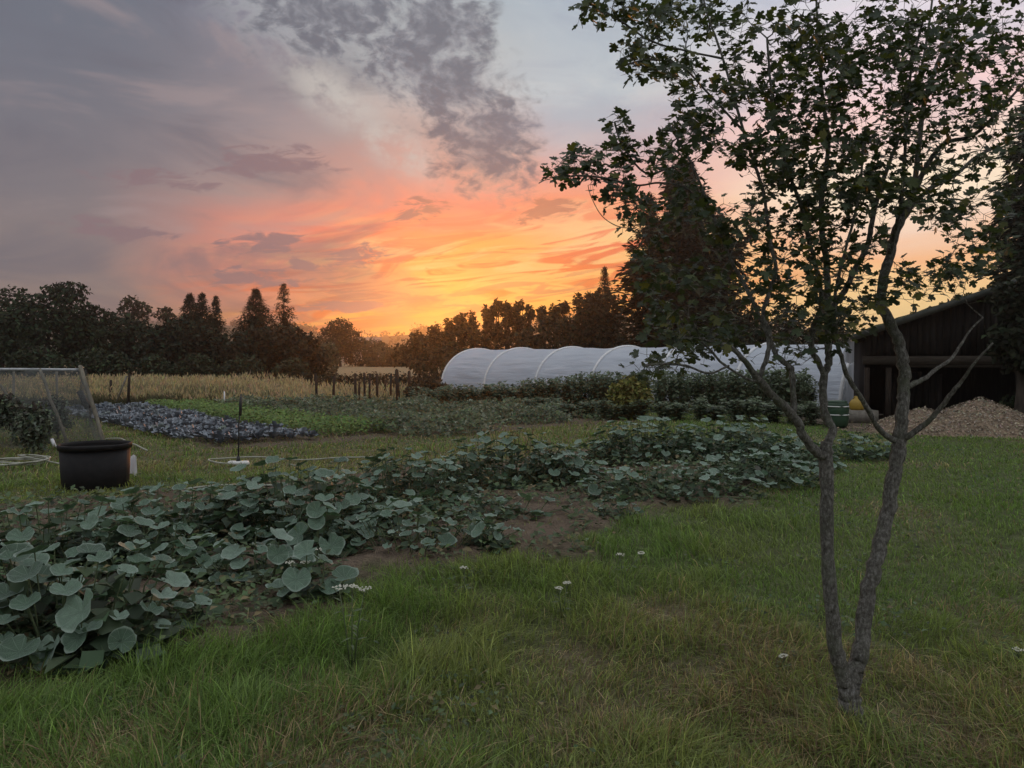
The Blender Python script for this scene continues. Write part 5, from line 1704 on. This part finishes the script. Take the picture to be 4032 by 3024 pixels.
limb([(3362, 2905, 0, 60), (3352, 2850, 0, 50), (3346, 2770, 0, 45), (3341, 2700, 0, 43), (3340, 2665, 0, 34), (3340, 2635, 0, 20), (3340, 2615, 0, 6)], 'trunk')
limb([(3345, 2740, .0, 30), (3332, 2690, 0, 34), (3314, 2640, 0, 34), (3295, 2580, -.01, 31), (3275, 2400, -.03, 29), (3258, 2150, -.04, 28), (3254, 1900, -.05, 28), (3252, 1790, -.05, 30), (3256, 1740, -.05, 22)], 'stem')
limb([(3345, 2745, .0, 30), (3352, 2690, .0, 36), (3366, 2630, .01, 37), (3392, 2550, .02, 34), (3420, 2345, .04, 33), (3450, 2200, .06, 31), (3490, 2050, .09, 30), (3515, 1900, .11, 29), (3535, 1780, .12, 30), (3545, 1700, .13, 27), (3553, 1600, .14, 25), (3561, 1515, .15, 25), (3556, 1438, .16, 24), (3540, 1361, .17, 23), (3505, 1269, .18, 22), (3471, 1207, .19, 21), (3469, 1156, .2, 20), (3484, 1079, .2, 20), (3505, 1002, .22, 19), (3530, 900, .24, 18), (3585, 812, .27, 16)], 'stem')
limb([(3256, 1800, -.05, 24), (3205, 1772, -.08, 20), (3158, 1705, -.11, 18), (3140, 1660, -.13, 19), (3096, 1608, -.16, 19), (3041, 1558, -.2, 17), (2987, 1494, -.24, 15), (2947, 1439, -.28, 12), (2897, 1384, -.31, 10), (2862, 1359, -.33, 8), (2813, 1349, -.36, 6), (2740, 1330, -.40, 4)])
limb([(3121, 1650, -.13, 13), (3126, 1598, -.13, 12), (3119, 1474, -.13, 12), (3111, 1444, -.13, 12), (3061, 1404, -.12, 11), (3041, 1359, -.12, 10), (3000, 1270, -.10, 9), (2960, 1180, -.08, 8), (2930, 1118, -.06, 8), (2869, 1004, -.04, 7), (2799, 830, 0, 6), (2720, 640, .05, 5), (2640, 500, .1, 4)])
limb([(2992, 1500, -.24, 11), (2998, 1464, -.24, 10), (3022, 1399, -.24, 10), (3029, 1339, -.23, 10), (3028, 1300, -.23, 9), (3004, 1233, -.21, 9), (3038, 1130, -.18, 9), (3054, 1054, -.16, 8), (3035, 961, -.14, 8), (3017, 830, -.1, 7), (3000, 734, -.06, 7), (2930, 524, 0, 6), (2842, 218, .1, 5), (2781, 44, .15, 4), (2755, -90, .2, 3)])
limb([(2985, 1500, -.24, 7), (2947, 1494, -.27, 6), (2848, 1434, -.34, 5.5), (2798, 1379, -.38, 5), (2760, 1345, -.42, 4)])
limb([(2870, 1440, -.33, 4), (2790, 1470, -.38, 3.5), (2700, 1440, -.42, 3), (2600, 1432, -.46, 2.5), (2540, 1440, -.5, 2)])
limb([(3252, 1770, -.05, 22), (3280, 1697, -.03, 17), (3265, 1663, -.02, 16), (3245, 1618, 0, 16), (3240, 1548, .02, 16), (3245, 1474, .04, 16), (3262, 1430, .05, 15), (3260, 1349, .06, 15), (3259, 1259, .07, 15), (3259, 1156, .08, 14), (3254, 1028, .10, 13), (3238, 926, .12, 12), (3235, 786, .15, 11), (3261, 568, .2, 9), (3235, 349, .25, 7), (3218, 87, .3, 5), (3210, -120, .35, 4)])
limb([(3245, 1480, .04, 13), (3216, 1414, .03, 12), (3196, 1374, .02, 12), (3200, 1300, 0, 11), (3213, 1259, -.02, 11), (3236, 1182, -.04, 10), (3207, 1028, -.08, 9), (3187, 951, -.1, 9), (3150, 800, -.15, 8), (3080, 600, -.22, 6), (3040, 380, -.28, 5), (3020, 150, -.33, 4)])
limb([(3259, 1230, .08, 12), (3325, 1146, .12, 12), (3371, 1054, .16, 12), (3412, 977, .2, 11), (3430, 900, .24, 11), (3460, 760, .3, 9), (3525, 579, .38, 8), (3605, 362, .46, 6), (3650, 150, .52, 5), (3680, -80, .58, 4)])
limb([(3530, 1735, .12, 14), (3500, 1722, .10, 13), (3458, 1684, .07, 11.5), (3412, 1602, .03, 11), (3376, 1546, 0, 10), (3335, 1479, -.04, 10), (3315, 1412, -.07, 9), (3300, 1361, -.09, 9), (3288, 1280, -.12, 8), (3290, 1150, -.15, 7), (3330, 980, -.2, 6), (3380, 780, -.26, 5), (3400, 560, -.32, 4)])
limb([(3540, 1740, .12, 15), (3580, 1715, .10, 14), (3643, 1669, .06, 12), (3694, 1617, .02, 11), (3740, 1556, -.02, 10), (3792, 1494, -.06, 8), (3822, 1448, -.09, 6), (3862, 1400, -.11, 4), (3910, 1350, -.13, 2.5)])
limb([(3560, 1525, .15, 13), (3600, 1510, .17, 12), (3643, 1489, .20, 9), (3694, 1448, .24, 8), (3740, 1417, .28, 7), (3781, 1361, .32, 6), (3820, 1300, .34, 4), (3870, 1250, .36, 2.5)])
limb([(3578, 820, .27, 14), (3605, 700, .3, 11), (3634, 434, .38, 10), (3677, 289, .42, 9), (3721, 181, .46, 8), (3779, 36, .5, 6), (3815, -110, .55, 5)])
limb([(3580, 815, .27, 13), (3625, 700, .24, 11), (3663, 629, .22, 10), (3721, 564, .18, 9), (3800, 543, .12, 8), (3873, 499, .06, 7), (4032, 326, -.05, 5), (4150, 200, -.1, 4)])
limb([(3575, 825, .27, 10), (3660, 745, .34, 9), (3760, 690, .42, 8), (3850, 615, .5, 7), (4000, 540, .6, 5), (4120, 470, .66, 4)])
limb([(3500, 1010, .22, 10), (3540, 840, .1, 8), (3560, 660, 0, 7), (3570, 460, -.1, 6), (3590, 260, -.2, 5), (3640, 60, -.28, 4)])
limb([(2800, 840, 0, 5), (2700, 740, -.05, 4.5), (2600, 720, -.1, 4), (2500, 730, -.15, 3.5), (2380, 700, -.2, 3), (2260, 690, -.25, 2.5)])
limb([(2720, 640, .05, 4), (2640, 660, 0, 3.5), (2540, 680, -.05, 3), (2450, 570, -.1, 2.5), (2420, 480, -.13, 2)])
limb([(2842, 230, .1, 5), (2700, 200, .05, 4), (2560, 160, 0, 3.5), (2440, 80, -.06, 3), (2330, 20, -.1, 2.5), (2290, 30, -.12, 2)])
limb([(2930, 520, 0, 5), (2800, 380, -.05, 4), (2680, 260, -.1, 3.5), (2560, 235, -.15, 3), (2450, 260, -.2, 2.5)])
limb([(2500, 900, 0, 2.2), (2430, 890, 0, 2.0), (2370, 850, 0, 1.8), (2330, 780, 0, 1.6), (2315, 730, -.02, 1.4)], 'dead_twig', 0.0015)
N_LIMB = len(NODES)

# leaf sprays: (x, y, rx, ry, number of twigs) in 2212-px units
CROWN = [(1215, 365, 40, 26, 9), (1270, 350, 50, 26, 13), (1320, 390, 45, 36, 12), (1345, 430, 40, 36, 10), (1335, 275, 22, 46, 8), (1370, 330, 30, 40, 9), (1240, 330, 18, 18, 3),
         (1275, 14, 34, 22, 6), (1330, 20, 50, 30, 11), (1390, 60, 60, 40, 16), (1400, 140, 60, 28, 13), (1365, 105, 34, 24, 6), (1470, 30, 60, 36, 16), (1550, 40, 70, 50, 20), (1480, 150, 55, 40, 14), (1520, 220, 70, 50, 20),
         (1470, 290, 50, 36, 14), (1450, 360, 50, 50, 18), (1540, 310, 70, 60, 24), (1400, 470, 56, 46, 18), (1480, 430, 70, 60, 22), (1400, 560, 46, 50, 13), (1450, 620, 60, 50, 18), (1420, 690, 44, 40, 12), (1490, 700, 56, 40, 17), (1540, 745, 56, 30, 15), (1600, 700, 56, 40, 14), (1450, 740, 40, 26, 8),
         (1395, 795, 36, 14, 6), (1450, 790, 30, 14, 5), (1560, 560, 60, 70, 18), (1575, 460, 60, 60, 20),
         (1640, 130, 60, 60, 15), (1640, 230, 70, 60, 22), (1660, 330, 70, 60, 25), (1720, 60, 60, 60, 22), (1780, 130, 80, 80, 34), (1740, 220, 80, 70, 34), (1820, 260, 80, 80, 36), (1760, 340, 90, 70, 36), (1860, 100, 80, 80, 34), (1700, 430, 80, 60, 28), (1790, 440, 80, 60, 30), (1850, 380, 70, 60, 26),
         (1640, 520, 60, 60, 17), (1720, 540, 70, 60, 24), (1800, 550, 70, 60, 25), (1640, 620, 50, 40, 12), (1720, 640, 70, 50, 22), (1800, 650, 60, 50, 19), (1760, 730, 70, 36, 12), (1690, 760, 40, 30, 6),
         (1940, 60, 80, 70, 28), (1930, 180, 80, 70, 30), (2020, 120, 80, 70, 28), (2100, 60, 80, 70, 28), (2180, 130, 60, 80, 22), (2010, 240, 80, 70, 26), (2100, 200, 70, 70, 24), (1930, 300, 70, 60, 22), (2040, 340, 80, 60, 20), (2150, 290, 70, 70, 22),
         (1900, 400, 60, 50, 18), (1960, 430, 60, 40, 18), (2050, 450, 70, 36, 17), (1890, 500, 50, 40, 12), (2090, 510, 60, 30, 9), (2010, 580, 60, 26, 10), (2070, 590, 50, 30, 10), (1990, 620, 40, 18, 6), (2110, 560, 40, 30, 7), (1930, 600, 40, 26, 7), (1880, 620, 40, 40, 10), (1850, 690, 40, 30, 7),
         (2150, 430, 60, 50, 12), (2170, 540, 40, 40, 6),
         (1420, -60, 90, 50, 14), (1580, -70, 90, 60, 18), (1740, -80, 90, 70, 24), (1900, -80, 90, 70, 24), (2060, -80, 90, 70, 22), (2220, -60, 80, 80, 18), (2290, 150, 70, 120, 20), (2290, 350, 60, 100, 14)]
att = []
for x, y, rx, ry, k in CROWN:
    k = max(2, int(round(k * (1.15 if (x > 1600 and y < 460) else (0.95 if x > 1400 else 1.0)))))
    a = RNG.random(k) * 6.283; q = np.sqrt(RNG.random(k))
    edge_ = x < 1400
    for i in range(k):
        Yd = MY + (RNG.normal() * (0.14 if edge_ else 0.34)) + (-0.1 if edge_ else 0.0)
        att.append(Q(x + rx * q[i] * math.cos(a[i]), y + ry * q[i] * math.sin(a[i]), max(2.75, Yd)))
att = np.array(att)
nodes = list(NODES); nrad = list(NRAD)
narr = np.array(nodes)
twigs = MB()
Lpos, Lnrm, Lhead, Lsize, tips = [], [], [], [], []
order = np.argsort(np.min(np.linalg.norm(att[:, None] - narr[None, ::3], axis=2), axis=1))
narr_list = [np.array(nodes)]
nr_arr = np.array(nodes); nr_rad = np.array(nrad)
big = nr_rad > 0.028
for ai in order:
    p = att[ai]
    dv = p - nr_arr
    dist = np.linalg.norm(dv, axis=1)
    cost = dist + 0.8 * np.maximum(0, -dv[:, 2]) + 0.25 * (nr_rad > 0.02)
    j = int(np.argmin(cost))
    a = nr_arr[j]; L = dist[j]
    k = max(4, min(12, int(L / 0.05) + 2))
    t = np.linspace(0, 1, k)[:, None]
    d = (p - a)
    bend = np.array([RNG.normal() * .10, RNG.normal() * .10, -0.10]) * L
    q = a + d * t + bend * np.sin(t * np.pi)
    q[1:-1] += RNG.normal(size=(k - 2, 3)) * 0.006
    r0 = min(nr_rad[j] * 0.8, 0.0018 + 0.0052 * L + 0.001)
    rr = np.linspace(r0, 0.0011, k)
    twigs.tube(q, rr, 5, cap=False)
    nr_arr = np.vstack([nr_arr, q[1:]]); nr_rad = np.concatenate([nr_rad, rr[1:]])
    # leaves in opposite pairs along the outer part, a fan at the tip
    seg = max(0.10, min(L * 0.75, 0.30)); npair = int(2 + seg / 0.075)
    dirn = q[-1] - q[-2]; dirn /= np.linalg.norm(dirn) + 1e-9
    for m in range(npair):
        f = 1 - (m / max(1, npair)) * (seg / max(L, seg))
        c = np.array([np.interp(f, t[:, 0], q[:, i]) for i in range(3)])
        ang = RNG.uniform(0, 3.14)
        s1 = np.cross(dirn, [math.cos(ang), math.sin(ang), .3]); s1 /= np.linalg.norm(s1) + 1e-9
        for sg in (1, -1):
            if RNG.random() < 0.12: continue
            out = s1 * sg + dirn * 0.55
            out = out / np.linalg.norm(out)
            pet = RNG.uniform(.018, .045)
            b = c + out * pet + np.array([0, 0, -.006])
            twigs.tube([c, b], [.0009, .0007], 3, cap=False)
            Lpos.append(b); Lhead.append(out + np.array([0, 0, -.35]) + RNG.normal(size=3) * .25)
            Lnrm.append(np.array([0, 0, 1.0]) + RNG.normal(size=3) * .55 + np.array([0, -.25, 0])); Lsize.append(RNG.uniform(.021, .041))
    Lpos.append(q[-1]); Lhead.append(dirn + np.array([0, 0, -.2])); Lnrm.append(np.array([0, -.3, 1.0]) + RNG.normal(size=3) * .5); Lsize.append(RNG.uniform(.022, .042))
tag(twigs.obj('twigs', MATS['maple_bark'], maple, mbase, True), kind='stuff')


def maple_leaf(seed):
    r = np.random.default_rng(seed)
    half = [(0.0, 0.0), (0.14, -0.06), (0.34, -0.04), (0.40, 0.08), (0.30, 0.20), (0.44, 0.28), (0.56, 0.44), (0.54, 0.58), (0.40, 0.64), (0.22, 0.52), (0.24, 0.70), (0.23, 0.88), (0.12, 0.97), (0.0, 0.98)]
    half = [(a * r.uniform(.9, 1.1), b * r.uniform(.96, 1.04)) for a, b in half]
    k = len(half)
    curl = r.uniform(.05, .30); fold = r.uniform(.05, .30); tw = r.uniform(-.12, .12)
    V = []
    def z(x, y): return -curl * y * y + fold * abs(x) + tw * x * y - 0.10 * abs(x) ** 2
    for a, b in half: V.append((a, b, z(a, b)))
    for a, b in half[1:-1]: V.append((-a, b, z(-a, b)))
    c0 = len(V); V.append((0, 0.36, z(0, .36)))
    ring = list(range(k)) + list(range(k + len(half) - 3, k - 1, -1))
    T = [[c0, ring[i], ring[(i + 1) % len(ring)]] for i in range(len(ring))]
    return np.array(V), np.array(T)


Lpos = np.array(Lpos); Lhead = np.array(Lhead); Lnrm = np.array(Lnrm); Lsize = np.array(Lsize)
MM = frame_from(Lnrm, Lhead)
vw = Lpos - np.array([0, 0, EYE]); dd = np.linalg.norm(vw, axis=1)
inview = (np.abs(vw[:, 0] / vw[:, 1]) < 0.66) & (vw[:, 2] / vw[:, 1] < 0.465)
face = np.abs((MM[..., 2] * vw).sum(1) / dd)
score = Lsize / dd * (0.35 + face) * inview
shapes = [maple_leaf(i) for i in range(7)]
bigset = np.argsort(-score)[:300]
isbig = np.zeros(len(Lpos), bool); isbig[bigset] = True
which = RNG.integers(7, size=len(Lpos))
srcs = {}
for i in bigset:
    w_ = int(which[i]); m4 = mat4(MM[i], Lpos[i] - mbase, Lsize[i])
    if w_ not in srcs:
        V, T = shapes[w_]
        o = build('leaf', V, [T], MATS['maple_leaf'], maple, smooth=False, attrs={'tint': np.full(len(V), 0.0)})
        o.matrix_local = m4; srcs[w_] = o
    else:
        inst(srcs[w_], maple, m4)
cr = MB(); tn = []
for w_ in range(7):
    k = np.where(~isbig & (which == w_))[0]
    V, T = shapes[w_]; nv = len(V)
    X = np.einsum('kij,vj->kvi', MM[k], V) * Lsize[k][:, None, None] + Lpos[k][:, None]
    TT = (T[None] + (np.arange(len(k)) * nv)[:, None, None]).reshape(-1, 3)
    cr.add(X.reshape(-1, 3), TT); tn.append(np.repeat(RNG.random(len(k)), nv))
tag(cr.obj('crown', MATS['maple_leaf'], maple, mbase, False, attrs={'tint': np.concatenate(tn)}), kind='stuff')
print('maple leaves', len(Lpos))


# ------------------------------------------------------------------ evening haze
m = bpy.data.materials.new('evening_air'); m.use_nodes = True
N = Nodes(m.node_tree)
out = N.n('ShaderNodeOutputMaterial')
pv = N.n('ShaderNodeVolumePrincipled')
pv.inputs['Color'].default_value = (0.96, 0.93, 0.90, 1)
pv.inputs['Density'].default_value = 0.0009
pv.inputs['Anisotropy'].default_value = 0.87
N.put(out.inputs[1], pv.outputs[0])
mb = MB().box((0, 700, 19), (2800, 1700, 41))
hz = mb.obj('haze', m)
tag(hz, kind='stuff', label='thin warm evening haze filling the air', cat='haze')
